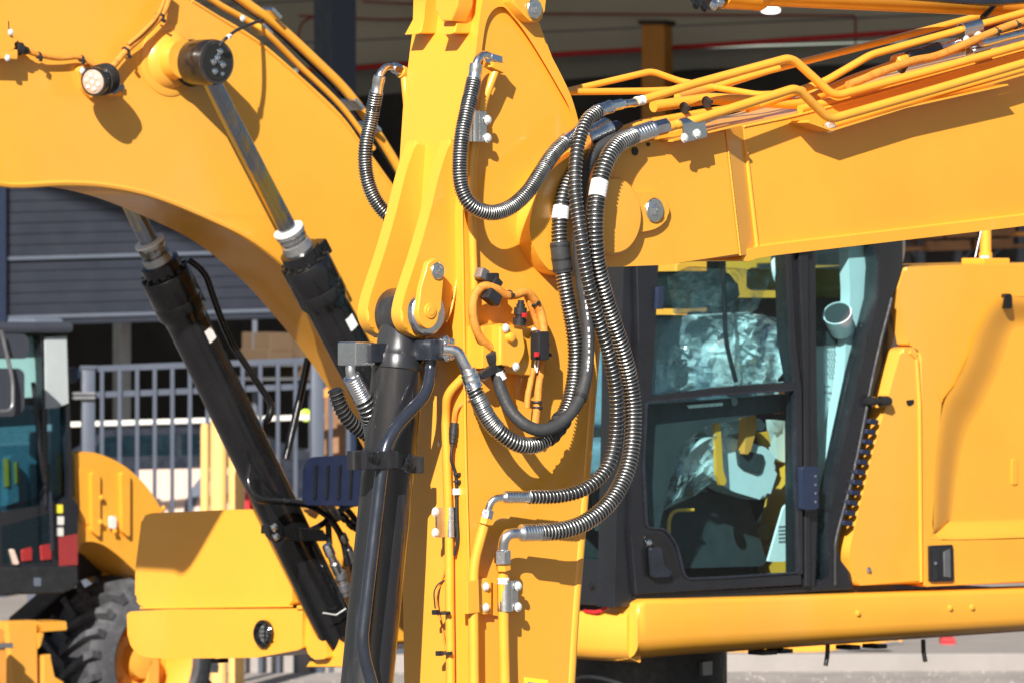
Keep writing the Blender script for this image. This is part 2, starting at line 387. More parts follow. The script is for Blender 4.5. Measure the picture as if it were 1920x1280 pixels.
# ================================================================== ground and setting
struct(MB().prism([Vector(p) for p in ((-400, -60, 0), (400, -60, 0), (400, 900, 0), (-400, 900, 0))], [Vector(p) for p in ((-400, -60, -.3), (400, -60, -.3), (400, 900, -.3), (-400, 900, -.3))]).build('ground', 'ground'))
g0 = dep(1640, 1196, 41.)
struct(MB().box((6, 29.5, .01), (Vector((1, 0, 0)), Vector((0, 1, 0)), Z), (22, 7., .012), .004).build('concrete_apron', 'concrete'))
kb = MB(); kb.box((5.5, 22.45, .06), (Vector((1, .03, 0)).normalized(), Vector((-.03, 1, 0)).normalized(), Z), (9, .09, .07), .015); struct(kb.build('kerb', 'concrete'))
struct(MB().box((3, 21, .006), (Vector((1, 0, 0)), Vector((0, 1, 0)), Z), (9, 1.35, .008), 0).build('gravel_bed', 'stone'))
gv = MB()
for i in range(4200):
    c = Vector((random.uniform(-1.5, 6.5), random.uniform(19.6, 22.3), 0)); r = random.uniform(.010, .028); q = [Vector((random.uniform(-1, 1), random.uniform(-1, 1), random.uniform(-1, 1))).normalized() for _ in range(2)]
    v = [gv.bm.verts.new(c + Vector((math.cos(k * 1.257 + i) * r * random.uniform(.7, 1.2), math.sin(k * 1.257 + i) * r * random.uniform(.7, 1.2), r * random.uniform(-.1, .2)))) for k in range(5)]
    t = gv.bm.verts.new(c + Vector((random.uniform(-.4, .4) * r, random.uniform(-.4, .4) * r, r * random.uniform(.5, 1.1))))
    for k in range(5): gv.bm.faces.new((v[k], v[(k + 1) % 5], t))
struct(gv.build('gravel', 'stone', None, 8), 'stuff', 'loose grey and brown gravel below the kerb')

# ================================================================== front excavator: boom from the right, stick hanging down
FX = thing('excavator', 'front yellow excavator with its stick hanging down beside a bundle of spring-wrapped hoses', 'excavator', F.at(980, 640).xy.to_3d())
W_ST = .25
# ---- stick
side = [(916, -90), (905, 0), (893, 90), (880, 200), (867, 400), (870, 640), (873, 853), (879, 1060), (884, 1420), (1069, 1420), (1076, 1280), (1090, 1060), (1102, 900), (1107, 853), (1112, 727), (1123, 613),
        (1136, 520), (1136, 400), (1104, 300), (1086, 232), (1070, 182), (1032, 112), (1012, 46), (990, -20), (960, -90)]
s = MB().plate(F, side, 0, W_ST, .008, 3)
stick = s.build('stick', 'yellow', FX)
# raised rim round the recessed head of the side plate
inner = cat2([(880, 330), (888, 230), (896, 150), (903, 97), (911, 45), (924, 20), (940, 13), (954, 22), (985, 62), (1020, 118), (1050, 170), (1066, 200), (1078, 240), (1088, 270)], 4)
n_i = len(inner); outer = []
edge = cat2([(872, 330), (879, 230), (886, 150), (893, 90), (905, 0), (925, -60), (950, -60), (975, -40), (1000, 12), (1024, 84), (1052, 140), (1072, 184), (1087, 236), (1095, 268)], 4)
rm = MB(); A = F.pts(inner, .014); Bv = F.pts(edge, .014); A0 = F.pts(inner, -.002); B0 = F.pts(edge, -.002)
rm.strip(A, Bv).strip(A0, A).strip(Bv, B0); rm.build('rim_flange', 'yellow', stick)
# rounded closing edge down the right of the side plate and seam by the left corner
MB().tube(F.pts(cat2([(1116, 618), (1106, 740), (1097, 860), (1086, 1000), (1074, 1150), (1066, 1280), (1058, 1420)], 4), -.012), 13 * K * 14, 12).build('rolled_edge', 'yellow', stick)
MB().tube(F.pts([(866, 392), (868, 520), (870, 640), (873, 853), (879, 1060), (884, 1420)], .001), 2.6 * K * 14, 8).build('weld_seam', 'yellow', stick)
FF = Fr(F.at(870, 640), YAW - 90)       # front face of the stick (faces left)
# lugs for the bucket cylinder, two plates on the front face
lug = cat2([(846, 262), (826, 320), (806, 400), (786, 470), (768, 525), (756, 565), (753, 595), (764, 620), (785, 634)], 4) + cat2([(810, 630), (832, 606), (846, 570), (858, 500), (866, 420), (868, 330), (866, 270)], 4)
MB().plate(F, lug, -.028, .038, .008, 3).build('lug', 'yellow', stick)
lp = F.pts(lug, -.028); sh = -F.n * .128
MB().prism([p + sh for p in lp], [p + sh - F.n * .038 for p in lp], .008, 3).build('lug', 'yellow', stick)
# head blocks at the top of the front face
for (x, dx) in ((862, 0), (798, 0)):
    q = [(x - 4, -90), (x + 2, 0), (x + 1, 36), (x - 14, 64), (x + 22, 64), (x + 30, 30), (x + 34, 0), (x + 40, -90)]
    MB().plate(F, q, -.03 if x > 850 else -.16, .05, .006).build('head_lug', 'yellow', stick)
MB().plate(FF, [(818, -90), (815, 20), (828, 40), (846, 40), (858, 10), (862, -90)], .02, .05, .006).build('head_block', 'yellow', stick)
# stick cylinder rod end with its bolt at the top right
ear = rnd([(958, -60), (962, 4), (986, 34, 10), (1004, 46, 14), (1020, 32, 10), (1024, -5), (1024, -60)])
MB().plate(F, ear, .05, .06, .006).build('ear_plate', 'yellow', stick)
wbolt(stick, F, 1001, 17, .052, 19)
weld(stick, F, [(848, 262), (868, 268), (868, 420), (860, 500), (848, 572), (836, 604)], -.027, 2.6); weld(stick, F, [(1096, 290), (1112, 330), (1126, 400), (1128, 520), (1118, 612)], .001, 3)
# pin of the bucket cylinder
pc = F.at(797, 588, -.025)
MB().lathe(pc - F.n * .19, F.n, [(0, .045), (.006, .052), (.19, .052), (.198, .05), (.2, .043)], 40).build('pin', 'plate', stick)
MB().lathe(F.at(801, 587, 0) - F.n * .012, F.n, [(0, .055), (.016, .055), (.022, .05)], 40).build('pin_collar', 'zinc', stick)
tong = []
for k in range(13):
    a = math.radians(-8 + k * 196 / 12); tong.append((804 + 25 * math.cos(a) * .80, 584 + 33 * math.sin(a)))
tong += [(790, 540), (803, 492), (815, 484), (826, 486), (834, 496), (834, 512)]
MB().plate(F, tong, .024, .016, .004).build('pin_keeper', 'yellow', stick)
MB().lathe(F.at(806, 583, .024), F.n, [(0, .019), (.004, .018), (.0045, .012), (.006, .011)], 24).build('pin_cap', 'yellow', stick)
wbolt(stick, F, 820, 508, .025, 16)
# bracket pads
MB().plate(F, [(898, 1084), (922, 1082), (922, 1150), (898, 1152)], .022, .024, .003).build('bracket_pad', 'yellow', stick)
MB().plate(F, [(905, 1092), (975, 1088), (975, 1150), (936, 1154), (905, 1152)], .010, .012, .003).build('bracket_pad', 'yellow', stick)
for y in (1099, 1138): bolt(stick, F, 911, y, .024, 6.5)
MB().plate(F, [(984, 1269), (1028, 1274), (1027, 1330), (983, 1326)], .002, .002, .0005).build('decal', 'decal', stick)
MB().plate(F, [(990, 1277), (1022, 1281), (1022, 1283), (990, 1279)], .0028, .001, 0).build('decal_rule', 'label_grey', stick)
bolt(stick, F, 826, 832, -.10, 6)
# ---- boom (right beam)
boom = thing('boom', '', '', (0, 0, 0)); del boom['label'], boom['category']
boom.parent = FX; boom.location = -W[FX.name]; W[boom.name] = Vector((0, 0, 0))
arc = [(1288, 252), (1200, 268), (1130, 272), (1078, 286), (1036, 318), (1006, 366), (993, 427), (1006, 474), (1038, 512), (1085, 520), (1132, 497), (1246, 497), (1388, 480), (1360, 243)]
MB().plate(F, cat2(arc[3:9], 4)[:1] + cat2(arc[3:10], 5) + arc[10:] + arc[:3], .05, .35, .006, 3).build('boom_head', 'yellow', boom)
cham = [F.at(1360, 243, .05), F.at(1388, 480, .05), F.at(1418, 474, .012), F.at(1392, 236, .012)]
MB().prism(cham, [p - F.n * .3 for p in cham], 0).build('head_taper', 'yellow', boom)
main = [(1392, 236), (1513, 210), (1700, 158), (1920, 95), (2300, -15), (2300, 362), (1920, 407), (1430, 466), (1418, 474)]
MB().plate(F, main, .012, .28, .006, 2).build('boom_beam', 'yellow', boom)
MB().tube(F.pts([(1396, 262), (1406, 350), (1419, 462)], .013), 5 * K * 14, 10).build('weld_ridge', 'yellow', boom)
lip = cat2([(1390, 487), (1400, 472), (1432, 462), (1650, 436), (1920, 404), (2300, 357)], 4)
lipb = cat2([(1390, 488), (1406, 490), (1440, 481), (1650, 456), (1920, 424), (2300, 377)], 4)
q = F.pts(lip + lipb[::-1], .035)
MB().prism(q, [p - F.n * .33 for p in q], .004).build('bottom_flange', 'yellow', boom)
tb = F.pts([(1262, 262), (1392, 232), (1392, 236), (1262, 266)], .10); MB().prism(tb, [p - F.n * .055 for p in tb], .001).build('pipe_ledge', 'yellow', boom)  # added ledge that casts the shadow along the boom head's top edge
weld(boom, F, [(1404, 470), (1432, 461), (1650, 435), (1920, 403)], .014, 3); weld(boom, F, [(1361, 245), (1388, 479)], .0485, 2.); weld(boom, F, [(1394, 238), (1513, 212), (1700, 160), (1920, 97)], .012, 2.6)
tl = F.pts([(1518, 226), (1560, 243), (1700, 199), (1890, 158), (1892, 161), (1700, 203), (1560, 247), (1514, 230)], .082)
MB().prism(tl, [p - F.n * .075 for p in tl], .001).build('pipe_ledge', 'yellow', boom)
MB().cyl(F.at(1556, 238, .055), F.at(1556, 238, .03), 11 * F.sc(1556, 238)).build('stop_pad', 'zinc', boom)
kp = rnd([(1130, 452), (1238, 428, 30), (1262, 395, 40), (1240, 360, 30), (1130, 358)], 7)
MB().plate(F, kp, .066, .016, .004).build('pin_keeper', 'yellow', boom)
wbolt(boom, F, 1226, 394, .066, 23)
MB().lathe(F.at(1135, 405, .05), F.n, [(0, .10), (.028, .10), (.034, .094), (.036, .05)], 40).build('pivot_boss', 'yellow', boom)
for (x, y, r) in ((1190, 284, 8), (1215, 271, 4)): MB().lathe(F.at(x, y, .0505), F.n, [(0, r * K * 14), (.003, r * K * 14)], 16).build('plug', 'black_matt', boom)
# small brackets under the pipes
MB().plate(F, [(1176, 280), (1210, 262), (1300, 236), (1300, 252), (1215, 284), (1205, 302), (1176, 300)], .03, .05, .003).build('pipe_bracket', 'yellow', boom)
# pipes along the boom
P1 = [(1186, 194, .03), (1300, 158, .02), (1484, 108, .02), (1564, 181, .04), (1740, 134, .04), (1920, 84, .04), (2200, 5, .04)]
P2 = [(1256, 238, .09), (1310, 223, .11), (1494, 165, .10), (1555, 225, .085), (1740, 172, .085), (1920, 119, .085), (2200, 40, .085)]
pipe(boom, F, P1, 8.5, 22); pipe(boom, F, P2, 9, 22)
pipe(boom, F, [(1400, 205, -.04), (1547, 153, -.02), (1633, 103, -.02), (1800, 57, -.02), (1920, 24, -.02), (2200, -52, -.02)], 7.5, 20)
pipe(boom, F, [(1270, 182, -.08), (1347, 163, -.20), (1440, 133, -.24), (1680, 72, -.24), (1920, 8, -.24)], 7, 20)
pipe(boom, F, [(1060, 172, -.22), (1222, 134, -.22), (1275, 153, -.2), (1420, 178, -.1), (1560, 172, -.06)], 6.5, 16)
pipe(boom, F, [(1060, 173, -.18), (1215, 171, -.18), (1330, 166, -.16), (1460, 128, -.16)], 6.5, 16)
pipe(boom, F, [(1225, 200, -.05), (1330, 185, -.05), (1500, 195, -.04), (1600, 150, -.05), (1700, 115, -.05), (1920, 58, -.05), (2200, -20, -.05)], 11, 20)
pipe(boom, F, [(1500, 205, .0), (1600, 180, .0), (1920, 96, 0), (2200, 20, 0)], 8, 20)
pipe(boom, F, [(1120, 262, .0), (1200, 232, .0), (1300, 215, -.02), (1420, 196, -.02)], 8, 16)
pipe(boom, F, [(1545, 240, .04), (1650, 207, .04), (1920, 130, .04), (2200, 52, .04)], 7, 16)
for x, y in ((1690, 127), (1325, 192), (1283, 203)): tie(boom, F, x, y, .0, 20, -6, 11)
hp = [F.at(*p) for p in ((1590, 160, .03), (1700, 118, .03), (1760, 104, .02), (1850, 66, .02), (1920, 40, .02), (2100, -10, .02))]
MB().tube(cat(hp, 10), 8 * K * 14.7, 12).build('harness', 'harness', boom)
for x, y in ((1868, 60), (1905, 47)): tie(boom, F, x, y, .022, 20, -8, 8.6)
sleeve(boom, F, (1700, 110, -.03), (1760, 92, -.03), 14, 'black', 'connector')
sleeve(boom, F, (1752, 95, -.03), (1800, 80, -.03), 10, 'zinc', 'pipe_union')
sleeve(boom, F, (1678, 118, -.04), (1712, 108, -.04), 15, 'yellow_pipe', 'pipe_union')
sleeve(boom, F, (1840, 82, .03), (1925, 60, .03), 8, 'zinc', 'pipe_union')
# zinc clamps over the pipes
def saddle(par, fr, px, py, off, w, rp, slope, bolts, hgt=30):
    """bead over the pipe with a flange that hangs below it"""
    k = fr.sc(px, py, off); a = fr.at(px, py, off); b = fr.at(px + w, py + w * slope, off); ax = (b - a).normalized(); nn = fr.n; up = ax.cross(nn); up = up if up.z > 0 else -up
    m = MB(); prof = []; L = (b - a).length
    ring = [(math.cos(t), math.sin(t)) for t in [math.radians(d) for d in range(-20, 201, 20)]]
    o = [a + (nn * c + up * s_) * rp * 1.28 * k for c, s_ in ring]; i_ = [a + (nn * c + up * s_) * rp * 1.08 * k for c, s_ in ring]
    m.prism(o + i_[::-1], [p + ax * L for p in o + i_[::-1]], 0)
    c0 = a + ax * L / 2 + nn * rp * 1.0 * k - up * (rp * .3 + hgt / 2) * k
    m.box(c0, (ax, up, nn), (L / 2, hgt / 2 * k, 2.2 * k), .002)
    c = m.build('pipe_clamp', 'zinc', par)
    for (x, y) in bolts: bolt(c, fr, x, y, off + rp * k + 2.4 * k, 7.)
    return c
saddle(boom, F, 1272, 236, .10, 42, 9.5, -.26, ((1283, 259), (1307, 251)))
saddle(boom, F, 1802, 55, -.02, 34, 9, -.27, ((1812, 76), (1835, 68)))
saddle(boom, F, 1818, 100, .0, 32, 9, -.27, (), 14)
# hose end fittings on the boom
for (p, q, r, m_, nm, kw) in (((1118, 210, .05), (1146, 200, .05), 13, 'zinc', 'crimp_sleeve', dict()), ((1146, 200, .05), (1168, 195, .045), 10, 'chrome', 'hex_nut', dict(hexed=True)), ((1166, 196, .04), (1190, 193, .035), 8, 'zinc', 'adaptor', dict()),
        ((1192, 191, .03), (1206, 188, .03), 9.5, 'plastic_white', 'label_band', dict()),
        ((1184, 256, .07), (1226, 242, .08), 17, 'zinc', 'crimp_sleeve', dict(ridges=7)), ((1224, 243, .08), (1252, 236, .09), 15, 'chrome', 'hex_nut', dict(hexed=True)), ((1250, 239, .09), (1275, 232, .095), 10, 'yellow_pipe', 'adaptor', dict())):
    sleeve(boom, F, p, q, r, m_, nm, **kw)
sleeve(boom, F, (1096, 262, .02), (1140, 240, .02), 21, 'zinc', 'swivel_union'); sleeve(boom, F, (1134, 246, .0), (1160, 238, -.01), 13, 'navy', 'union_nut', hexed=True)
# stick cylinder over the boom, top right corner
scy = MB()
a, b = F.at(1345, -24, -.10), F.at(2100, 10, -.10)
ax = (b - a).normalized()
scy.lathe(a, ax, [(0, .05), (.004, .058), (.15, .058), (.155, .06), (.16, .046), (3, .046)], 32)
sc_o = scy.build('stick_cylinder', 'yellow_pipe', boom)
b2 = MB(); b2.lathe(F.at(1310, -16, -.1), ax, [(0, .04), (.06, .05), (.07, .04)], 24); b2.build('gland', 'black', boom)
for x, y in ((1305, 8), (1320, 13), (1338, 10), (1350, 4)): bolt(boom, F, x, y, -.05, 8, 'chrome' if x > 1330 else 'black')
MB().tube([F.at(*p) for p in ((1842, 34, -.05), (1856, 20, -.05), (1868, 4, -.05), (1890, -20, -.05))], 6 * K * 14.6, 10).build('hose_stub', 'black', boom)
MB().tube(fil([F.at(*p) for p in ((1430, -16, -.02), (1700, -6, -.02), (1850, 6, -.02), (1940, 0, -.02))], .05), 7 * K * 14.6, 12).build('pipe', 'gun2', boom)

# ---- bucket cylinder on the stick's front face
cyl = thing('bucket_cylinder', '', '', (0, 0, 0)); del cyl['label'], cyl['category']
cyl.parent = FX; cyl.location = -W[FX.name]; W[cyl.name] = Vector((0, 0, 0))
MO = -.111                                                        # mid plane of the stick
kk = F.sc(740, 640, MO)
top = F.at(757, 590, MO); c0 = F.at(749, 668, MO); c1 = F.at(688, 1280, MO); ax = (c1 - c0).normalized(); c2 = c1 + ax * .3
rb = 50 * kk
eye = MB(); eye.lathe(top - F.n * .040, F.n, [(0, .062), (.005, .067), (.075, .067), (.08, .062)], 36)
eye.build('rod_eye', 'gun', cyl)
nk = MB(); r_ = []
nk.lathe(top + ax * .01, ax, [(0, .058), (.05, .060), (.075, .061), (.09, .066), (.096, .0695), (.128, .0695), (.131, .066)], 36)
nk.build('cylinder_head', 'gun', cyl)
MB().tube([top + ax * (.028 + .0) + ax * d for d in (.0,)] + [top + ax * .09], .03, 12).build('head_weld', 'gun', cyl)
MB().lathe(c0, ax, [(.005, rb * .97), (.012, rb), (.016, rb * .985), ((c2 - c0).length, rb * .985)], 48).build('barrel', 'gun', cyl)
MB().tube([top + F.n * .041 + (ax * math.sin(t) - F.u * math.cos(t)) * .058 for t in [2 * math.pi * i / 40 for i in range(41)]], .006, 8).build('dust_seal', 'black_matt', cyl)
g = top + (-F.u * .3 - ax).normalized() * .066
MB().cyl(g, g + (-F.u * .3 - ax).normalized() * .018, .006, .004, 12).build('grease_nipple', 'chrome', cyl)
# port blocks
nn = F.n
def block(par, fr, px, py, off, w, h, d, m, name='port_block', bev=.004, ax_=None):
    k = fr.sc(px, py, off); return MB().box(fr.at(px, py, off), (fr.u, Z, fr.n), (w / 2 * k / fr.u.x, h / 2 * k, d / 2), bev).build(name, m, par)
block(cyl, F, 806, 655, -.02, 30, 40, .07, 'gun2'); block(cyl, F, 824, 652, -.005, 16, 38, .06, 'zinc', 'flange')
for x, y in ((836, 638), (838, 668), (846, 642), (846, 666)): bolt(cyl, F, x, y, .03, 7, 'chrome')
block(cyl, F, 694, 661, MO - .02, 30, 36, .07, 'gun2'); block(cyl, F, 668, 663, MO - .03, 36, 44, .07, 'zinc', 'flange')
el = fil([F.at(*p) for p in ((830, 654, .03), (858, 656, .05), (874, 690, .06), (880, 702, .06))], .03)
MB().tube(el, 11 * kk, 14).build('elbow', 'zinc', cyl)
el = fil([F.at(*p) for p in ((664, 672, MO - .03), (656, 690, MO - .03), (661, 712, MO - .03))], .02)
MB().tube(el, 10 * kk, 14).build('elbow', 'zinc', cyl)
sleeve(cyl, F, (658, 704, MO - .03), (682, 748, MO - .03), 17, 'zinc', 'crimp_sleeve', ridges=9)
hose(cyl, F, ((678, 742, MO - .03), (690, 770, MO - .03), (698, 800, MO - .05), (705, 840, MO - .08)), 15, 9, 1.8)
# rigid tube on the barrel, clamp
pipe(cyl, F, [(808, 668, -.02), (808, 690, -.02), (800, 738, .0), (741, 800, .0), (722, 838, .0), (717, 870, .0), (679, 1196, .0), (683, 1232, .0), (700, 1290, .0), (716, 1340, 0)], 12, 50, 'gun2', 'rigid_tube', 16)
sleeve(cyl, F, (809, 668, -.02), (808, 682, -.02), 14, 'gun2', 'union_nut')
cb = c0.lerp(c1, (865 - 668) / (1280 - 668))
MB().lathe(cb - ax * .022, ax, [(0, rb * 1.02), (.001, rb * 1.07), (.043, rb * 1.07), (.044, rb * 1.02)], 48).build('clamp_band', 'gun', cyl)
block(cyl, F, 712, 862, .01, 60, 34, .02, 'gun', 'clamp_plate'); block(cyl, F, 672, 862, MO + .05, 30, 36, .03, 'gun', 'clamp_ear')
block(cyl, F, 774, 871, -.045, 34, 32, .02, 'gun', 'clamp_ear')
bolt(cyl, F, 701, 857, .022, 8.5, 'black'); bolt(cyl, F, 768, 871, -.033, 8.5, 'black')
# ---- hoses
def end90(par, P, r, rad=16, m='zinc'): MB().tube(fil([F.at(*p) for p in P], rad * K * 14), r * K * 14, 14).build('elbow', m, par)
kf = K * 14
# loop hose on the side plate
hA, pA = hose(FX, F, ((889, 150, .06), (880, 190, .07), (867, 250, .08), (862, 305, .085), (865, 350, .09), (882, 383, .1), (918, 399, .11), (955, 390, .11), (988, 362, .11), (1012, 327, .1), (1038, 288, .08), (1066, 260, .07)), 12.5, 5.2, 1.5, label='tightly coiled spring hose looping round the upper side plate')
end90(hA, ((930, 113, .05), (906, 100, .055), (894, 114, .058), (892, 128, .06)), 7.5); sleeve(hA, F, (893, 120, .06), (888, 154, .06), 12.5)
sleeve(hA, F, (916, 108, .052), (936, 114, .048), 11, 'chrome', 'hex_nut', hexed=True); sleeve(hA, F, (1056, 268, .075), (1086, 246, .068), 13)
band(hA, pA, .075, .105, 14.5 * kf, 'black_matt', 'tie_band'); band(hA, pA, .82, .845, 14.2 * kf, 'black_matt', 'tie_band')
MB().plate(F, rnd([(930, 106), (952, 116), (945, 138), (922, 126)]), .06, .03, .003).build('pipe_elbow', 'yellow_pipe', stick)
pipe(stick, F, [(934, 120, .045), (914, 172, .04), (906, 196, .03), (886, 300, .014), (884, 400, .014), (890, 560, .012), (889, 645, .012)], 8, 20)
# matching hose on the far side
hB, pB = hose(FX, F, ((706, 172, -.31), (697, 220, -.33), (686, 275, -.33), (686, 320, -.33), (697, 362, -.32), (718, 395, -.30), (745, 418, -.28)), 12, 5.2, 1.5, label='coiled spring hose curving behind the left edge of the stick')
end90(hB, ((752, 132, -.3), (724, 124, -.3), (712, 140, -.3), (711, 150, -.3)), 7); sleeve(hB, F, (712, 142, -.3), (706, 176, -.31), 12)
sleeve(hB, F, (736, 126, -.3), (754, 134, -.3), 11, 'chrome', 'hex_nut', hexed=True)
sleeve(hB, F, (750, 134, -.3), (768, 142, -.3), 13, 'yellow_pipe', 'adaptor'); pipe(stick, F, [(758, 138, -.3), (762, 180, -.28), (768, 240, -.27)], 8, 14)
band(hB, pB, .10, .135, 14 * kf, 'black_matt', 'tie_band')
# large outer hose
hC, pC = hose(FX, F, ((1188, 256, .08), (1160, 270, .10), (1138, 300, .12), (1124, 345, .13), (1117, 395, .14), (1116, 450, .14), (1121, 500, .13), (1133, 550, .12), (1150, 605, .11), (1168, 660, .1), (1181, 715, .09), (1187, 770, .09), (1184, 840, .1), (1170, 895, .11), (1140, 945, .12), (1095, 980, .12), (1050, 994, .11), (1012, 997, .1)), 14, 7.4, 1.7, label='outermost thick spring hose hanging in a long loop over the cab')
band(hC, pC, .165, .195, 17 * kf)
sleeve(hC, F, (1026, 997, .1), (976, 998, .09), 16, 'zinc', ridges=8); end90(hC, ((985, 998, .09), (946, 1000, .075), (941, 1040, .06)), 10, 26)
sleeve(hC, F, (942, 1030, .062), (942, 1056, .06), 16, 'chrome', 'hex_nut', hexed=True)
sleeve(hC, F, (943, 1054, .058), (944, 1068, .056), 14, 'yellow_pipe', 'adaptor', hexed=True)
pipe(stick, F, [(943, 1062, .05), (944, 1180, .045), (950, 1430, .045)], 10.5); sleeve(stick, F, (944, 1082, .05), (944, 1094, .05), 11.5, 'plastic_white', 'label_band')
# inner spring hose
hD, pD = hose(FX, F, ((1122, 208, .06), (1102, 225, .08), (1088, 255, .10), (1080, 300, .12), (1078, 350, .13), (1084, 405, .14), (1090, 450, .15), (1097, 500, .15), (1108, 550, .15), (1124, 605, .14), (1140, 660, .13), (1152, 715, .12), (1156, 770, .11), (1152, 830, .1), (1136, 880, .1), (1098, 915, .1), (1050, 929, .09), (990, 931, .08)), 11.5, 8.4, 1.2, label='thin black hose with an open wire spring beside the outermost hose')
sleeve(hD, F, (992, 931, .08), (944, 931, .07), 11.5, 'zinc', ridges=8); end90(hD, ((950, 931, .07), (922, 934, .06), (913, 962, .05)), 7, 18)
sleeve(hD, F, (915, 955, .052), (911, 972, .05), 12, 'chrome', 'hex_nut', hexed=True); sleeve(hD, F, (911, 970, .05), (908, 982, .048), 12, 'yellow_pipe', 'adaptor', hexed=True)
pipe(stick, F, [(910, 975, .045), (889, 1052, .03), (887, 1100, .03), (890, 1430, .03)], 10, 24)
MB().plate(F, [(876, 1088), (898, 1086), (900, 1148), (878, 1150)], .045, .03, .003).build('pipe_clip', 'yellow', stick)
# corrugated U loop from the cylinder
hE, pE = hose(FX, F, ((886, 724, .07), (899, 752, .08), (916, 785, .09), (940, 812, .10), (972, 832, .11), (1008, 832, .11), (1040, 806, .11), (1064, 765, .1), (1077, 715, .09), (1080, 660, .085), (1074, 610, .08), (1064, 560, .075), (1056, 510, .07), (1050, 460, .07), (1050, 410, .065), (1058, 360, .06), (1078, 315, .05)), 13.5, 6.9, 1.75, label='corrugated spring hose making a U loop from the cylinder elbow')
sleeve(hE, F, (877, 690, .06), (884, 716, .065), 15, 'zinc'); sleeve(hE, F, (880, 700, .063), (889, 728, .07), 17, 'zinc', 'hose_clip', ridges=2)
bolt(hE, F, 878, 724, .08, 5, 'chrome', 'clip_screw')
coil(hE, pE, .03, .125, 15.2 * kf, 4.4 * kf, 2 * kf); band(hE, pE, .285, .365, 18 * kf, 'rubber_grey', 'rubber_sleeve', 0)
band(hE, pE, .73, .80, 18.5 * kf, 'rubber_grey', 'rubber_sleeve', 0); band(hE, pE, .855, .885, 16.4 * kf)
for f in (.735, .76, .79, .30, .325, .35): band(hE, pE, f, f + .006, 19.4 * kf, 'black_matt', 'tie_band')
# smooth rubber hose
hF, pF = hose(FX, F, ((920, 672, .05), (930, 700, .055), (942, 738, .07), (958, 770, .09), (985, 796, .12), (1018, 806, .14), (1052, 792, .15), (1082, 756, .15), (1098, 708, .14), (1103, 650, .13), (1100, 590, .12), (1092, 530, .115), (1086, 470, .11), (1086, 400, .09), (1094, 330, .07), (1112, 290, .06), (1140, 268, .06), (1172, 254, .06)), 12, wire=False, core='rubber_grey', label='smooth black rubber hose inside the corrugated loop')
k5 = kf
sleeve(hF, F, (917, 660, .05), (934, 702, .055), 15, 'black_matt', 'boot'); sleeve(hF, F, (932, 696, .056), (937, 712, .058), 14, 'plastic_white', 'collar')
band(hF, pF, .33, .338, 13.6 * kf, 'black_matt', 'tie_band'); band(hF, pF, .72, .728, 13.6 * kf, 'black_matt', 'tie_band')
MB().plate(F, rnd([(900, 700, 6), (945, 672, 6), (952, 684, 5), (908, 712, 6)]), .07, .02, .003).build('hose_clip', 'black_matt', hF); bolt(hF, F, 907, 704, .055, 7)
mk = MB()
for i in range(26):
    f = .40 + i * .0095 + (.004 if i % 5 == 4 else 0)
    p, t = along(pF, f); sdv = F.n.cross(t).normalized(); r0 = 12.1 * kf; d = (F.n * .8 - sdv * .6 if sdv.x > 0 else F.n * .8 + sdv * .6).normalized()
    if i % 6 != 5: mk.box(p + d * r0, (t, d, t.cross(d)), (2.6 * kf, .0004, (1.3 + (i * 7 % 3) * .4) * kf), 0)
mk.build('printed_marking', 'plastic_white', hF)
# far hose behind the cylinder, lower left
hose(FX, F, ((628, 730, -.45), (640, 765, -.45), (662, 795, -.45), (700, 820, -.45)), 13, 9, 1.6, wm='rubber_grey', label='dark ribbed hose showing between the black cylinder and the bucket cylinder')
# ---- valve block with sensors and harness
vb = MB(); vb.plate(F, [(905, 612), (940, 606), (1002, 616), (996, 704), (966, 700), (905, 690)], .055, .055, .005); vb.plate(F, rnd([(938, 610), (982, 618), (984, 660, 14), (968, 690, 10), (938, 684)]), .085, .035, .008, 3)
valve = vb.build('valve_block', 'yellow', stick)
MB().lathe(F.at(955, 632, .085), F.n, [(0, .014), (.012, .012), (.014, .009)], 16).build('plug', 'yellow', stick)
for x, y in ((948, 615), (967, 687), (1001, 622)): bolt(stick, F, x, y, .088 if x < 990 else .06, 6.5)
def stack(par, P, rs, m='black_matt', name='sensor_plug'):
    a, b = F.at(*P[0]), F.at(*P[1]); L = (b - a).length; n = len(rs); prof = []
    for i, r in enumerate(rs): prof += [(L * i / n + L * .02 / n, r * kf), (L * (i + .96) / n, r * kf)]
    return MB().lathe(a, b - a, prof, 16).build(name, m, par, ang=25)
stack(stick, ((974, 610, .07), (977, 563, .075)), [12, 13, 9, 12, 12, 8, 6]); stack(stick, ((1002, 624, .08), (1010, 622, .08)), [5, 5], 'chrome', 'screw')
block(stick, F, 1012, 648, .08, 20, 54, .035, 'black_matt', 'connector', .005); block(stick, F, 1006, 664, .1, 5, 9, .01, 'red', 'lock_tab', .001); block(stick, F, 983, 591, .1, 5, 8, .01, 'red', 'lock_tab', .001)
MB().box(F.at(916, 520, .04), (F.u, Z, F.n), (.022, .011, .018), .004).build('connector', 'black_matt', stick)
MB().box(F.at(903, 514, .04), ((F.u * .9 - Z * .4).normalized(), (Z * .9 + F.u * .4).normalized(), F.n), (.012, .014, .014), .003).build('connector_head', 'plate', stick)
MB().box(F.at(928, 530, .05), ((F.u * .8 - Z * .6).normalized(), (Z * .8 + F.u * .6).normalized(), F.n), (.014, .011, .014), .003).build('connector', 'black_matt', stick)
MB().box(F.at(921, 557, .06), ((F.u * .86 - Z * .5).normalized(), (Z * .86 + F.u * .5).normalized(), F.n), (.022, .015, .016), .003).build('connector', 'black_matt', stick)
def loom(par, P, r, m='harness', per=10, fr=F, name='harness'): return MB().tube(cat([fr.at(*p) for p in P], per), r * fr.sc(P[0][0], P[0][1]), 12).build(name, m, par)
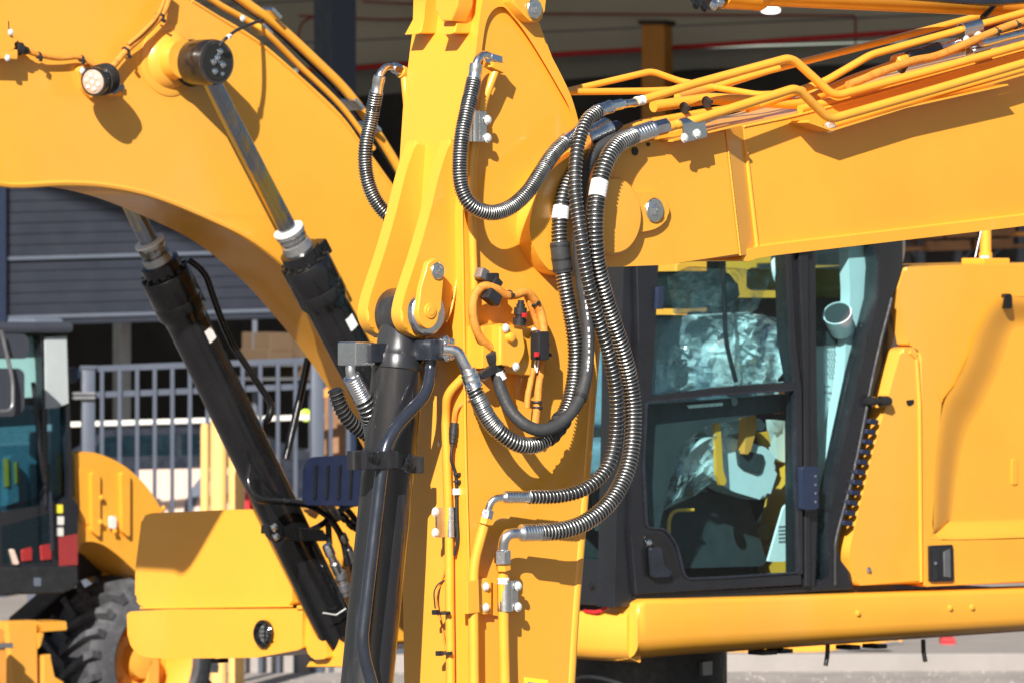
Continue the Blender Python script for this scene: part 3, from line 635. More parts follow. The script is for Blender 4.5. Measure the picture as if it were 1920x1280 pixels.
loom(FX, ((920, 652, .05), (904, 638, .05), (891, 612, .05), (886, 580, .05), (891, 552, .05), (908, 537, .055), (930, 542, .06), (948, 553, .06), (966, 553, .06), (985, 548, .06), (1000, 560, .06), (1012, 582, .06), (1018, 606, .065), (1020, 628, .07)), 8.5)
loom(FX, ((985, 550, .05), (994, 572, .05), (1004, 600, .05), (1012, 625, .05)), 5.5)
loom(FX, ((1018, 670, .06), (1016, 690, .055), (1010, 720, .05), (1008, 750, .05), (1004, 790, .05), (998, 800, .05)), 7.5)
loom(FX, ((1000, 690, .05), (995, 716, .05), (990, 740, .05), (988, 765, .05)), 6); loom(FX, ((1004, 672, .07), (1003, 684, .06), (1005, 694, .06)), 1.6, 'plastic_white', name='wire'); loom(FX, ((1010, 674, .07), (1008, 688, .06), (1006, 698, .06)), 1.6, 'plastic_white', name='wire')
for a_ in ((955, 553, .06, 10, 0, 9), (1003, 568, .06, 8, 12, 9), (1006, 754, .05, -1, 10, 9), (1007, 764, .05, -1, 10, 9), (1023, 646, .06, 6, 1, 5), (1028, 665, .05, 8, 1, 4)): tie(stick, F, *a_)
# ---- tubes and clamps down the front face
FO = -.07
pipe(stick, F, [(880, 690, .02), (869, 706, .005), (838, 738, -.03), (835, 775, -.05), (842, 1000, -.05), (846, 1430, -.05)], 8.5, 22)
def wallclamp(par, fr, x, y0, y1, off, rp, side_, bx, by):
    k = fr.sc(x, y0, off); m = MB(); a = fr.at(x, y0, off); b = fr.at(x + (y1 - y0) * .01, y1, off); axx = (b - a).normalized(); u = fr.u * side_; L = (b - a).length
    ring = [(math.cos(t), math.sin(t)) for t in [math.radians(d) for d in range(-30, 191, 20)]]
    o = [a + (fr.n * s_ + u * -c) * rp * 1.3 * k for c, s_ in ring]; i_ = [a + (fr.n * s_ + u * -c) * rp * 1.1 * k for c, s_ in ring]
    m.prism(o + i_[::-1], [p + axx * L for p in o + i_[::-1]], 0)
    m.box(a + axx * L / 2 + u * (rp + 12) * k * 1.1 - fr.n * rp * .3 * k, (axx, fr.u, fr.n), (L / 2, 11 * k, 2. * k), .0015)
    c = m.build('pipe_clamp', 'zinc', par)
    for q in by: bolt(c, fr, bx, q, off, 7)
    return c
wallclamp(stick, F, 844, 950, 1006, -.05, 9, -1, 816, (959, 998)); wallclamp(stick, F, 946, 1088, 1145, .047, 11, 1, 971, (1098, 1137))
wallclamp(stick, F, 888, 208, 266, .04, 9, 1, 914, (225, 259))
tie(stick, F, 832, 1148, -.05, 1, 10, 12); tie(stick, F, 836, 1223, -.05, 1, 10, 12); MB().box(F.at(817, 1147, -.06), (F.u, Z, F.n), (.009, .006, .006), .001).build('tie_head', 'black_matt', stick); MB().box(F.at(824, 1224, -.06), (F.u, Z, F.n), (.009, .006, .006), .001).build('tie_head', 'black_matt', stick)
stack(stick, ((852, 792, -.03), (848, 838, -.03)), [8, 9, 9, 8, 7, 4], 'black_matt', 'connector')
loom(FX, ((880, 748, -.0), (868, 756, -.01), (856, 768, -.02), (852, 792, -.03)), 4); loom(FX, ((848, 836, -.03), (846, 860, -.03), (852, 880, -.03), (856, 905, -.03), (856, 960, -.03), (858, 1010, -.03), (852, 1040, -.04)), 3.2, 'rubber', name='wire')
loom(FX, ((888, 738, .0), (872, 750, -.01), (862, 768, -.02)), 4)
loom(FX, ((846, 1040, -.05), (828, 1090, -.1), (818, 1120, -.1), (830, 1180, -.09), (836, 1220, -.08)), 1.6, 'harness', name='wire'); loom(FX, ((836, 1086, -.09), (822, 1094, -.1), (814, 1110, -.1), (816, 1140, -.1)), 1.4, 'rubber', name='wire')
for y in (888, 902): tie(stick, F, 856, y, -.03, 0, 10, 6)
block(stick, F, 856, 921, -.03, 9, 12, .012, 'plastic_white', 'label_flag', .001)

# ================================================================== rear excavator: cab and hood on the right, boom on the left
RX = thing('excavator', 'rear yellow excavator with a black framed cab and its boom arching to the left', 'excavator', R.at(1350, 1110, -1.2).xy.to_3d())
def rpart(name):
    o = bpy.data.objects.new(name, None); col.objects.link(o); o.parent = RX; o.location = -W[RX.name]; W[o.name] = Vector((0, 0, 0)); o.empty_display_size = .1; return o
def RS(s): return Fr(R.o + R.u * s, YAW - 90)
kr = R.sc(1300, 900)
# ---- platform beam under the cab and hood
beam = rpart('platform')
prof = [(0, 0), (.012, .006), (.016, .02)]
L0, L1 = 1178, 2350
def beam_sec(px, ytop, ybot):
    """section of the side skirt: flat face, then curled under"""
    a = R.at(px, ytop, .05); b = R.at(px, ybot, .05); h = a.z - b.z; n = R.n; base = a - n * .05
    pr = [(-.14, 0), (.03, 0), (.045, -.006), (.05, -.02), (.05, -h * .62), (.046, -h * .74), (.03, -h * .86), (0., -h * .95), (-.06, -h), (-.14, -h)]
    return [base + n * x + Z * z for x, z in pr]
def loft(mb, secs):
    R_ = [[mb.bm.verts.new(p) for p in s_] for s_ in secs]
    for a, b in zip(R_, R_[1:]):
        for i in range(len(a) - 1): mb.bm.faces.new((a[i], a[i + 1], b[i + 1], b[i]))
        mb.bm.faces.new((a[-1], a[0], b[0], b[-1]))
    mb.bm.faces.new(R_[0]); mb.bm.faces.new(list(reversed(R_[-1]))); return mb
b = MB(); loft(b, [beam_sec(1196, 1150, 1240), beam_sec(1200, 1130, 1240), beam_sec(1212, 1123, 1239), beam_sec(1300, 1121, 1231), beam_sec(1920, 1103, 1188), beam_sec(2350, 1090, 1160)])
b.build('side_skirt', 'yellow', beam, 50)
b = MB(); e1 = [R.at(1206, y, .035) for y in (1150, 1238)]
fs = RS(-.02)
secs = []
for (o, zo) in ((.008, .0), (-.15, .0), (-.55, .0), (-1.0, .0)):
    a = R.at(1198, 1150, .03) + R.n * (o - .03) - R.u * (.055 if o < 0 else .02); h = .178
    secs.append([a + R.u * x + Z * z for x, z in ((.05, 0), (-.012, 0), (-.02, -.01), (-.02, -h * .7), (-.005, -h * .9), (.04, -h), (.05, -h))])
loft(b, secs); b.build('front_skirt', 'yellow', beam, 50)
for x, y in ((1608, 1149), (1781, 1139), (1822, 1138)): inst('plug', B_hex['yellow_pipe'], beam, R.at(x, y, .0495), R.n, 5.5 * kr)
MB().box(R.at(1500, 1150, -.6) + Z * .03, (R.u, R.n, Z), (.9, .44, .05), .01).build('deck', 'black_matt', beam)
MB().lathe(R.at(1215, 1285, -.62), Z, [(-.2, .30), (.16, .30), (.165, .27)], 48).build('slew_ring', 'black_matt', beam)
MB().plate(R, [(1318, 1240), (1336, 1238), (1336, 1264), (1318, 1266)], -.30, .02, .001).build('ring_plate', 'plate', beam)
for x, y0, y1, dx in ((1552, 1205, 1247, -4), (1731, 1198, 1239, 4)): MB().tube(cat([R.at(x, y0, -.05), R.at(x + dx * .2, y0 + 22, -.05), R.at(x + dx, y1, -.05)]), 4.6 * kr, 10).build('drain_hose', 'rubber', beam)
for x, y, w in ((1430, 1222, 20), (1462, 1219, 16), (1590, 1212, 14), (1640, 1210, 14)): MB().box(R.at(x, y, -.1), (R.u, R.n, Z), (w * kr, .04, .008), .002).build('underside_bracket', 'black_matt', beam)
# undercarriage below the frame
und = rpart('undercarriage'); gc = R.at(1215, 1285, -.62)
MB().box((gc.x, gc.y, .75), (R.u, R.n, Z), (.6, .5, .2), .05).build('car_body', 'black_matt', und)
for sd_ in (-1, 1):
    c = Vector((gc.x, gc.y, .42)) + R.n * sd_ * 1.05; tr = []
    for k in range(28):
        a_ = 2 * math.pi * k / 28; tr.append(c + R.u * (math.cos(a_) * .38 + (1.2 if math.cos(a_) > 0 else -1.2)) + Z * math.sin(a_) * .40)
    MB().prism([p + R.n * .28 for p in tr], [p - R.n * .28 for p in tr], .02).build('track', 'black_matt', und)
# ---- cab
cab = rpart('cab')
M['fin_navy'] = mat('vent_fin_plastic', (.015, .02, .045), .45)
TH = .07
def cp(name, pts, off=0., th=TH, m='cab_black', bev=.006, par=None, lab=None): return MB().plate(R, pts, off, th, bev).build(name, m, par or cab, label=lab)
cp('front_pillar', rnd([(1172, 430), (1200, 430), (1196, 640), (1196, 760), (1186, 1000), (1186, 1138), (1152, 1138), (1160, 760)]), .0, .09)
cp('door_post', [(1478, 418), (1530, 410), (1530, 640), (1534, 900), (1530, 1098), (1502, 1100), (1500, 720), (1486, 640)], .005, .08)
cp('post_trim', [(1496, 418), (1516, 414), (1516, 700), (1520, 1098), (1510, 1099), (1508, 700)], .02, .02, 'cab_black', .004)
cp('sill', [(1186, 1112), (1598, 1092), (1600, 1104), (1400, 1116), (1205, 1124), (1190, 1142), (1186, 1142)], .0, .09)
cp('rear_pillar', rnd([(1642, 400), (1692, 400), (1693, 502, 20), (1672, 560), (1640, 690), (1602, 880), (1571, 1000, 14), (1569, 1040, 14), (1598, 1078, 10), (1600, 1100), (1532, 1100), (1534, 1086), (1556, 1084), (1556, 960, 10), (1612, 700), (1648, 560), (1652, 500)]), .0, .08)
MB().tube([R.at(*p) for p in cat2([(1672, 560), (1640, 690), (1602, 880), (1570, 1000), (1566, 1040), (1566, 1096)], 5)], 4.5 * kr, 10).build('pillar_edge', 'black_matt', cab)
cp('roof_rail', [(1172, 400), (1692, 378), (1692, 430), (1520, 440), (1172, 462)], .0, .1)
cp('gap_panel', [(1650, 655), (1676, 560), (1690, 545), (1702, 648), (1690, 658), (1640, 800), (1590, 1010), (1582, 1040), (1574, 1000), (1604, 880)], -.06, .05, 'trim_dark')
for i in range(11):
    t = i / 10; x = 1633 - 48 * t; y = 790 + 190 * t
    MB().box(R.at(x + 2, y, .012), ((R.u * .96 - Z * .12).normalized(), R.n, (Z * .96 + R.u * .25).normalized()), (13 * kr, .012, 5.0 * kr), .004).build('vent_fin', 'fin_navy', cab)
MB().tube([R.at(x, y, -.03) for x, y in ((1648, 790), (1628, 870), (1600, 985))], 2.5 * kr, 8).build('vent_edge', 'black_matt', cab)
MB().lathe(R.at(1627, 752, .01), (R.u + R.n * .3), [(0, .012), (.01, .024), (.03, .018), (.032, .012), (.05, .012), (.052, .022), (.085, .022), (.10, .014)], 20).build('door_stop_knob', 'black', cab)
MB().box(R.at(1630, 752, -.0), (R.u, R.n, Z), (.03, .03, .012), .004).build('knob_bracket', 'cab_black', cab)
# front wall (seen edge-on, left of the front pillar)
fw = RS(0.0)
q0 = R.at(1166, 1138, -.02)
def fpt(o, z): return R.o + R.u * -.03 + R.n * o + Z * (z - R.o.z)
zb = R.at(1186, 1138).z; zt = R.at(1186, 425).z
def fplate(name, pl, th=.05, m='cab_black', off=0., par=None):
    q = [fpt(o, z) - R.u * off for o, z in pl]; return MB().prism(q, [p + R.u * th for p in q], .005).build(name, m, par or cab)
fplate('front_sill', [(-1.0, zb), (-.02, zb), (-.02, zb + .17), (-1.0, zb + .17)])
fplate('front_header', [(-1.0, zt), (-.02, zt), (-.02, zt + .1), (-1.0, zt + .1)])
fplate('far_pillar', [(-1.0, zb), (-.92, zb), (-.92, zt), (-1.0, zt)])
fplate('wiper_post', [(-.13, zb), (-.09, zb), (-.08, zt), (-.12, zt)], .04, 'navy', .02)
fplate('windscreen', [(-.93, zb + .16), (-.03, zb + .16), (-.03, zt + .01), (-.93, zt + .01)], .006, 'glass', -.02)
for o in (-.09, -.19, -.29): inst('bolt', B_hex['black'], cab, fpt(o, zb + .07), -R.u, .012)
MB().tube(cat([fpt(-.06, zb + .02) - R.u * .03, fpt(-.1, zb - .015) - R.u * .05, fpt(-.16, zb - .02) - R.u * .05, fpt(-.2, zb - .02) - R.u * .03]), .008, 8).build('wire', 'red', cab)
# roof, floor, back and far walls
e = R.u * 1.18
def slab(name, a, h, m, par=None, bev=.01): return MB().box(a, (R.u, R.n, Z), h, bev).build(name, m, par or cab)
lenc = (R.at(1690, 560, 0) - R.at(1186, 560, 0)).dot(R.u)
cc = R.o + R.u * lenc / 2 - R.n * .5
slab('roof', Vector((cc.x, cc.y, zt + .12)), (lenc / 2 + .02, .53, .04), 'cab_black')
slab('cab_floor', Vector((cc.x, cc.y, zb + .03)), (lenc / 2 - .02, .47, .03), 'trim_dark')
def bpt(o, z, s_=lenc - .06): return R.o + R.u * s_ + R.n * o + Z * (z - R.o.z)
def bplate(name, pl, th=.04, m='trim_dark', s_=None, par=None):
    q = [bpt(o, z, lenc - .06 if s_ is None else s_) for o, z in pl]; return MB().prism(q, [p + R.u * th for p in q], .005).build(name, m, par or cab)
zm = R.at(1500, 560).z
bplate('back_panel', [(-1, zb), (-.06, zb), (-.06, zm), (-1, zm)])
bplate('back_header', [(-1, zt - .04), (-.06, zt - .04), (-.06, zt + .1), (-1, zt + .1)])
bplate('back_post', [(-1, zm), (-.93, zm), (-.93, zt), (-1, zt)]); bplate('back_post', [(-.62, zm), (-.58, zm), (-.58, zt), (-.62, zt)])
bplate('back_window', [(-.94, zm - .005), (-.05, zm - .005), (-.05, zt), (-.94, zt)], .006, 'glass')
fo = -.97
def farp(name, pts, m='cab_black', th=.05): return MB().plate(R, pts, fo, th, .005).build(name, m, cab)
sx = lambda x: x - .682 * .97 / (K * 20.7)
farp('far_wall', [(sx(1186), 1100), (sx(1690), 1080), (sx(1690), 760), (sx(1186), 760)], 'trim_dark')
farp('far_post', [(sx(1440), 780), (sx(1490), 780), (sx(1490), 430), (sx(1440), 430)])
# door with two panes
door = MB()
ot = [(1200, 455), (1482, 440), (1490, 640), (1503, 730), (1506, 1094), (1192, 1112), (1192, 1000), (1199, 760), (1204, 640)]
up = rnd([(1238, 470), (1474, 462), (1478, 640), (1488, 716, 6), (1340, 729), (1222, 745, 6), (1228, 640)], 4)
lo = rnd([(1212, 752, 6), (1340, 738), (1493, 728, 6), (1496, 900), (1502, 1074, 12), (1360, 1083), (1284, 1086, 14), (1268, 1020, 16), (1246, 992, 10), (1212, 990, 10), (1206, 870)], 4)
def frame_strip(pl, w, off, th, m, name, par, bev=.004):
    """a frame bar that follows the closed outline pl, w photo pixels wide inwards"""
    n = len(pl); c = Vector((sum(p[0] for p in pl) / n, sum(p[1] for p in pl) / n)); ins = []
    for i, p in enumerate(pl):
        a = Vector(pl[i - 1][:2]); b_ = Vector(pl[(i + 1) % n][:2]); d = (b_ - a).normalized(); nr = Vector((-d.y, d.x))
        if nr.dot(c - Vector(p[:2])) < 0: nr = -nr
        ins.append((p[0] + nr.x * w, p[1] + nr.y * w))
    mb = MB(); A = R.pts(pl, off); B_ = R.pts(ins, off); A2 = [p - R.n * th for p in A]; B2 = [p - R.n * th for p in B_]
    for P_, Q_ in ((A, B_), (A2, A), (B_, B2)): mb.strip(P_ + P_[:1], Q_ + Q_[:1])
    return mb.build(name, m, par)
dr = cp('door', [(1192, 452), (1238, 450), (1228, 640), (1222, 748), (1212, 752), (1206, 870), (1212, 990), (1246, 992), (1268, 1020), (1284, 1086), (1360, 1083), (1503, 1074), (1504, 1096), (1192, 1114), (1184, 1000), (1192, 760), (1198, 640)], .02, .05)
cp('door_bar', [(1220, 742), (1340, 726), (1498, 714), (1500, 732), (1340, 741), (1212, 756)], .022, .05, par=dr, bev=.004)
cp('door_edge', [(1474, 452), (1484, 452), (1492, 640), (1504, 730), (1506, 1076), (1494, 1076), (1492, 730), (1482, 640)], .024, .05, par=dr, bev=.003)
cp('upper_pane', up, .012, .006, 'glass', 0, dr); cp('lower_pane', lo, .012, .006, 'glass', 0, dr)
frame_strip(lo, 3.5, .026, .02, 'gun2', 'seal', dr)
cp('handle_recess', rnd([(1208, 1000, 10), (1240, 998, 12), (1262, 1030, 10), (1278, 1082, 12), (1222, 1088, 12), (1210, 1070, 10)]), .024, .01, 'black', .003, dr)
cp('handle', rnd([(1220, 1026, 4), (1240, 1024, 4), (1248, 1066, 6), (1260, 1068, 4), (1258, 1080, 4), (1224, 1082, 4)]), .045, .014, 'gun2', .004, dr)
bolt(dr, R, 1217, 1017, .026, 5, 'chrome')
cp('hinge', rnd([(1504, 874, 5), (1534, 874, 3), (1535, 953, 3), (1506, 956, 5)]), .05, .05, 'navy', .006, dr)
for i in range(4): bolt(dr, R, 1529, 892 + 16 * i, .051, 2.2, 'chrome')
cp('latch', [(1234, 538), (1246, 537), (1244, 580), (1232, 580)], .035, .02, 'navy', .003, dr); cp('top_hinge', [(1486, 456), (1520, 454), (1520, 474), (1486, 476)], .03, .03, 'black', .003, dr)
# rear quarter window
cp('quarter_window', [(1526, 430), (1648, 424), (1652, 560), (1615, 705), (1558, 960), (1557, 1085), (1528, 1088)], -.03, .006, 'glass', 0)
# trim behind the quarter window
cp('pillar_trim', cat2([(1590, 436), (1592, 500), (1594, 560), (1586, 620), (1584, 680), (1574, 760), (1552, 860), (1549, 930)], 4) + cat2([(1557, 938), (1568, 900), (1590, 800), (1612, 700), (1634, 620), (1640, 570), (1642, 500), (1636, 436)], 4), -.09, .05, 'trim', .012)
cp('trim_column', rnd([(1546, 640, 8), (1592, 646, 8), (1586, 740), (1560, 850), (1546, 870)]), -.145, .10, 'trim', .01)
for j in range(8):
    for i in range(6): MB().cyl(R.at(1553 + i * 5.4 + (j % 2) * 2.7, 656 + j * 7, -.1395), R.at(1553 + i * 5.4 + (j % 2) * 2.7, 656 + j * 7, -.137), 1.7 * kr, seg=6, bev=0.0001).build('speaker_hole', 'label_grey', cab)
MB().plate(R, rnd([(1544, 620), (1590, 618), (1588, 646), (1546, 648)]), -.13, .1, .01).build('switch_panel', 'trim_dark', cab)
aa = R.at(1574, 602, -.08); da = (R.n * .35 - R.u * .62 + Z * .62).normalized()
av = MB(); av.lathe(aa - da * .05, da, [(0, .046), (.09, .056), (.096, .056), (.097, .052), (.09, .051)], 32); av.build('air_duct', 'trim', cab)
MB().lathe(aa + da * .041, da, [(0, .050), (.004, .0495)], 24).build('duct_grille', 'trim_dark', cab)
cp('label_strip', [(1546, 722), (1556, 722), (1556, 726), (1546, 726)], -.12, .002, 'label_grey', 0); cp('label_strip', [(1546, 732), (1552, 732), (1552, 738), (1546, 738)], -.12, .002, 'label_grey', 0)
# seat under plastic film
SO = -.42
seat = rpart('driver_seat')
def sp(name, pts, off, th, m='seat', bev=.03, par=None): return MB().plate(R, pts, SO + off, th, bev, 4).build(name, m, par or seat)
sp('headrest', rnd([(1262, 510, 20), (1380, 508, 24), (1390, 574, 20), (1268, 580, 20)]), .0, .22)
sp('backrest', rnd([(1250, 596, 30), (1400, 590, 34), (1416, 760, 20), (1408, 800, 20), (1240, 806, 20)]), .05, .40)
sp('back_shell', rnd([(1390, 580, 20), (1450, 600, 20), (1462, 760, 20), (1400, 770, 10)]), .0, .30, 'trim')
sp('side_bolster', rnd([(1345, 640, 16), (1392, 628, 18), (1404, 720, 20), (1360, 730, 14)]), .10, .06, 'trim')
sp('cushion', rnd([(1170, 830, 24), (1390, 815, 24), (1392, 880, 20), (1180, 900, 20)]), .06, .42)
sp('seat_base', [(1230, 900), (1380, 890), (1370, 990), (1240, 1000)], .0, .36, 'trim_dark', .01)
sp('armrest', rnd([(1320, 795, 10), (1430, 782, 12), (1440, 806, 10), (1330, 818, 10)]), .18, .08, 'trim_dark')
for dz, oo in ((0, .12), (0.01, -.3)): sp('grab_bar', rnd([(1424, 690, 0), (1434, 620, 14), (1446, 606, 10), (1475, 604), (1475, 612), (1448, 614, 8), (1441, 626, 8), (1432, 692)], 5), oo, .02, 'navy', .004)
con = rpart('console')
def kp_(name, pts, off, th, m='trim', bev=.02): return MB().plate(R, pts, SO + off, th, bev, 3).build(name, m, con)
kp_('console_body', rnd([(1310, 880, 20), (1350, 815, 24), (1440, 838, 16), (1462, 872, 16), (1440, 940, 16), (1372, 920, 14)]), .26, .10)
kp_('console_pad', rnd([(1384, 842, 6), (1436, 852, 8), (1426, 888, 8), (1388, 874, 6)]), .275, .02, 'trim_dark', .006)
kp_('console_base', rnd([(1250, 930, 10), (1400, 920, 10), (1440, 1060, 10), (1236, 1066, 10)]), .1, .2, 'trim_dark')
kp_('joystick', rnd([(1402, 770, 5), (1416, 756, 5), (1420, 800, 6), (1406, 850, 6), (1396, 852, 4)]), .3, .04, 'belt', .012)
kp_('lock_lever', rnd([(1340, 780, 3), (1350, 780, 3), (1356, 880, 4), (1364, 906, 6), (1352, 912, 6), (1344, 890, 4)]), .34, .014, 'yellow_pipe', .004)
kp_('belt_guide', rnd([(1450, 786, 3), (1490, 790, 3), (1486, 870, 4), (1458, 862, 4)]), .0, .04, 'cream', .008)
kp_('orange_strip', [(1462, 730), (1490, 728), (1490, 772), (1460, 776)], -.1, .03, 'belt', .006)
kp_('card_holder', [(1424, 812), (1442, 808), (1446, 836), (1430, 842)], .1, .02, 'yellow_pipe', .003)
kp_('kick_panel', rnd([(1440, 1052, 3), (1470, 948, 6), (1484, 940, 6), (1474, 1052, 3)]), .30, .01, 'plastic_white', .003)
for i in range(5): kp_('printed_line', [(1460, 985 + i * 7), (1476, 984 + i * 7), (1475, 987 + i * 7), (1460, 988 + i * 7)], .303, .002, 'label_grey', 0)
kp_('pedal_plate', [(1290, 960), (1310, 930), (1322, 936), (1318, 970)], .1, .03, 'plate', .004)
for i, (x, y) in enumerate(((1400, 1000), (1420, 985), (1300, 1010), (1250, 1040))): kp_('floor_box', rnd([(x, y, 4), (x + 22, y - 4, 4), (x + 24, y + 24, 4), (x + 2, y + 28, 4)]), .05, .06, 'trim' if i == 0 else 'trim_dark', .006)
cp('inner_door_bar', rnd([(1214, 758), (1494, 736), (1494, 770, 10), (1420, 776), (1320, 798, 20), (1280, 830, 20), (1250, 920, 20), (1236, 1000), (1210, 985), (1208, 870)]), -.05, .03, 'trim_dark', .006)
cp('inner_handle', rnd([(1290, 759, 2), (1356, 754, 2), (1356, 760, 2), (1290, 765, 2)]), -.03, .015, 'chrome', .003); MB().lathe(R.at(1376, 752, -.048), R.n, [(0, .016), (.004, .016), (.005, .012)], 20).build('lock_ring', 'plate', cab)
MB().tube(cat([R.at(*p) for p in ((1355, 470, -.1), (1358, 560, -.1), (1362, 640, -.1), (1380, 715, -.1))]), 4.5 * kr, 10).build('wiper_arm', 'cab_black', cab)
MB().tube(cat([R.at(*p) for p in ((1452, 462, -.08), (1450, 490, -.08), (1454, 520, -.08), (1466, 542, -.08))]), 5 * kr, 10).build('grab_handle', 'trim', cab)
MB().tube(cat([R.at(*p) for p in ((1262, 1080, -.2), (1254, 1000, -.2), (1262, 960, -.2), (1300, 955, -.2))]), 3.5 * kr, 10).build('cable', 'yellow_pipe', cab)
def film(name, pts, off, amp, sc_, seed, n=24):
    """crumpled sheet of clear plastic stretched over an outline"""
    ys = [p[1] for p in pts]; y0, y1 = min(ys) + .01, max(ys) - .01; mb = MB(); G = {}
    for j in range(n):
        y = y0 + (y1 - y0) * j / (n - 1); xs = []
        for a, b in zip(pts, pts[1:] + pts[:1]):
            if (a[1] > y) != (b[1] > y): xs.append(a[0] + (b[0] - a[0]) * (y - a[1]) / (b[1] - a[1]))
        xa, xb = min(xs), max(xs)
        for i in range(n):
            f = i / (n - 1); x = xa + (xb - xa) * f; e = 0 < i < n - 1 and 0 < j < n - 1
            v = Vector((x * sc_, y * sc_ * .55, seed)); d = (1 - abs(noise.noise(v)) * 2) * .8 + noise.noise(v * 2.9) * .45 + (random.uniform(-.5, .5) * .26 if e else 0)
            d += .7 * math.sin(math.pi * f)
            if e: x += random.uniform(-.4, .4) * (xb - xa) / n; yy = y + random.uniform(-.4, .4) * (y1 - y0) / n
            else: yy = y
            G[i, j] = mb.bm.verts.new(R.at(x, yy, SO + off + d * amp))
    for j in range(n - 1):
        for i in range(n - 1): mb.bm.faces.new((G[i, j], G[i + 1, j], G[i + 1, j + 1], G[i, j + 1]))
    bmesh.ops.triangulate(mb.bm, faces=mb.bm.faces[:]); return mb.build(name, 'film', seat, 24)
film('plastic_film', [(1250, 520), (1290, 500), (1390, 502), (1446, 520), (1420, 580), (1400, 592), (1262, 590)], .03, .07, .022, 1.3)
film('plastic_film', [(1262, 590), (1410, 585), (1470, 600), (1468, 700), (1440, 728), (1228, 738), (1232, 650)], .11, .09, .017, 4.1)
film('plastic_film', [(1270, 780), (1340, 780), (1390, 800), (1370, 880), (1300, 930), (1236, 960), (1240, 880)], .2, .09, .018, 7.7)
# ---- hood and side body
body = rpart('engine_housing')
def bp(name, pts, off=0., th=.06, m='yellow', bev=.012, par=None): return MB().plate(R, pts, off, th, bev, 3).build(name, m, par or body)
bp('corner_panel', rnd([(1696, 502, 6), (1760, 498), (1960, 492), (1960, 560), (1890, 556, 6), (1862, 570), (1836, 612), (1815, 668), (1790, 720), (1768, 756), (1740, 700, 20), (1722, 650), (1704, 647, 4), (1684, 540, 4)]), .0, .5, bev=.016)
bp('front_panel', rnd([(1704, 650, 10), (1718, 650, 6), (1724, 760), (1727, 1093), (1604, 1097, 8), (1592, 1034, 14), (1636, 850), (1690, 656, 8)]), .012, .5, bev=.012)
main_ = rnd([(1726, 660), (1744, 706, 20), (1768, 758), (1752, 860), (1748, 990, 14), (1756, 1012, 10), (1960, 1008), (1960, 1090), (1732, 1099, 4)], 4)
bp('service_door', main_, .01, .5, bev=.012)
outl = cat2([(1960, 562), (1890, 557), (1862, 571), (1836, 613), (1815, 669), (1790, 721), (1768, 760), (1754, 862), (1750, 990), (1758, 1010), (1960, 1006)], 5)
inl = cat2([(1960, 590), (1902, 586), (1880, 598), (1862, 634), (1842, 688), (1816, 742), (1792, 784), (1776, 870), (1768, 980), (1772, 992), (1960, 988)], 5)
inl = [(a[0] + (b[0] - a[0]) * 1.9, a[1] + (b[1] - a[1]) * 1.9) for a, b in zip(outl, inl)]
rb_ = MB(); ring_ = []
for j in range(9):
    t = j / 8; e_ = t * t * (3 - 2 * t); ring_.append(R.pts([(a[0] + (b[0] - a[0]) * t, a[1] + (b[1] - a[1]) * t) for a, b in zip(outl, inl)], .011 - .044 * e_))
for a, b in zip(ring_, ring_[1:]): rb_.strip(a, b)
bmesh.ops.remove_doubles(rb_.bm, verts=rb_.bm.verts[:], dist=.0005); rb_.build('recess_wall', 'yellow', body, 80)
q = R.pts(inl + [(1960, 700)], -.033); MB().prism(q, [p - R.n * .3 for p in q], 0).build('recess_panel', 'yellow', body)
bp('raised_rib', rnd([(1898, 860, 3), (1908, 860, 3), (1908, 908, 3), (1898, 908, 3)]), -.028, .01, bev=.003)
bp('vent_slot', rnd([(1884, 551, 3), (1897, 551, 3), (1898, 579, 3), (1884, 579, 3)]), .018, .04, 'black', .003)
hd = bp('door_handle', rnd([(1743, 1022, 3), (1787, 1020, 3), (1789, 1089, 3), (1744, 1090, 3)]), .02, .03, 'cab_black', .003)
bp('handle_pocket', rnd([(1748, 1027, 2), (1783, 1026, 2), (1784, 1084, 2), (1749, 1085, 2)]), .0215, .01, 'black_matt', .001, hd)
bp('handle_flap', [(1770, 1034), (1782, 1028), (1783, 1082), (1771, 1080)], .026, .006, 'plate', .002, hd); bp('handle_bar', [(1760, 1030), (1765, 1030), (1766, 1082), (1761, 1082)], .026, .006, 'cab_black', .001, hd)
bolt(hd, R, 1754, 1055, .024, 3, 'chrome')
bp('keyhole', rnd([(1699, 750, 3), (1714, 748, 2), (1714, 756, 2), (1708, 760), (1702, 760, 2)]), .014, .006, 'black', .001); bolt(body, R, 1629, 1068, .014, 4.5, 'chrome')
MB().tube(F and [R.at(1705, 660, .012), R.at(1719, 672, .013), R.at(1724, 760, .013), R.at(1727, 1090, .013)], 4 * kr, 8).build('panel_fold', 'yellow', body)
h0 = R.at(1700, 499, -.05); MB().box(h0 + R.u * 1.1 - R.n * .45 - Z * .05, (R.u, R.n, Z), (1.1, .42, .045), .02).build('hood_top', 'yellow', body)
px_ = R.at(1848, 488, -.12); MB().cyl(px_ - Z * .0, px_ + Z * .7, 11 * R.sc(1848, 488), seg=20).build('mirror_post', 'yellow', body)
MB().box(px_ - Z * .004, (R.u, R.n, Z), (.075, .06, .012), .005).build('post_base', 'yellow', body); MB().cyl(px_, px_ + Z * .03, 13 * R.sc(1848, 488), seg=20).build('post_collar', 'yellow', body)
for dx in (-.05, -.028): inst('bolt', B_hex['white_bolt'], body, px_ + R.u * dx + R.n * .03 + Z * .008, Z, .011)
MB().tube(cat([px_ + R.u * -.06 + Z * .01, px_ + R.u * -.03 + Z * .1, px_ + R.u * .01 + Z * .22]), .0025, 6).build('wire', 'plate', body)
# pale roof edge by the cab's rear corner
MB().tube(cat([R.at(1692, 430, -.08), R.at(1692, 470, -.08), R.at(1686, 500, -.08)]), 5 * kr, 8).build('beacon_tube', 'cream', cab)
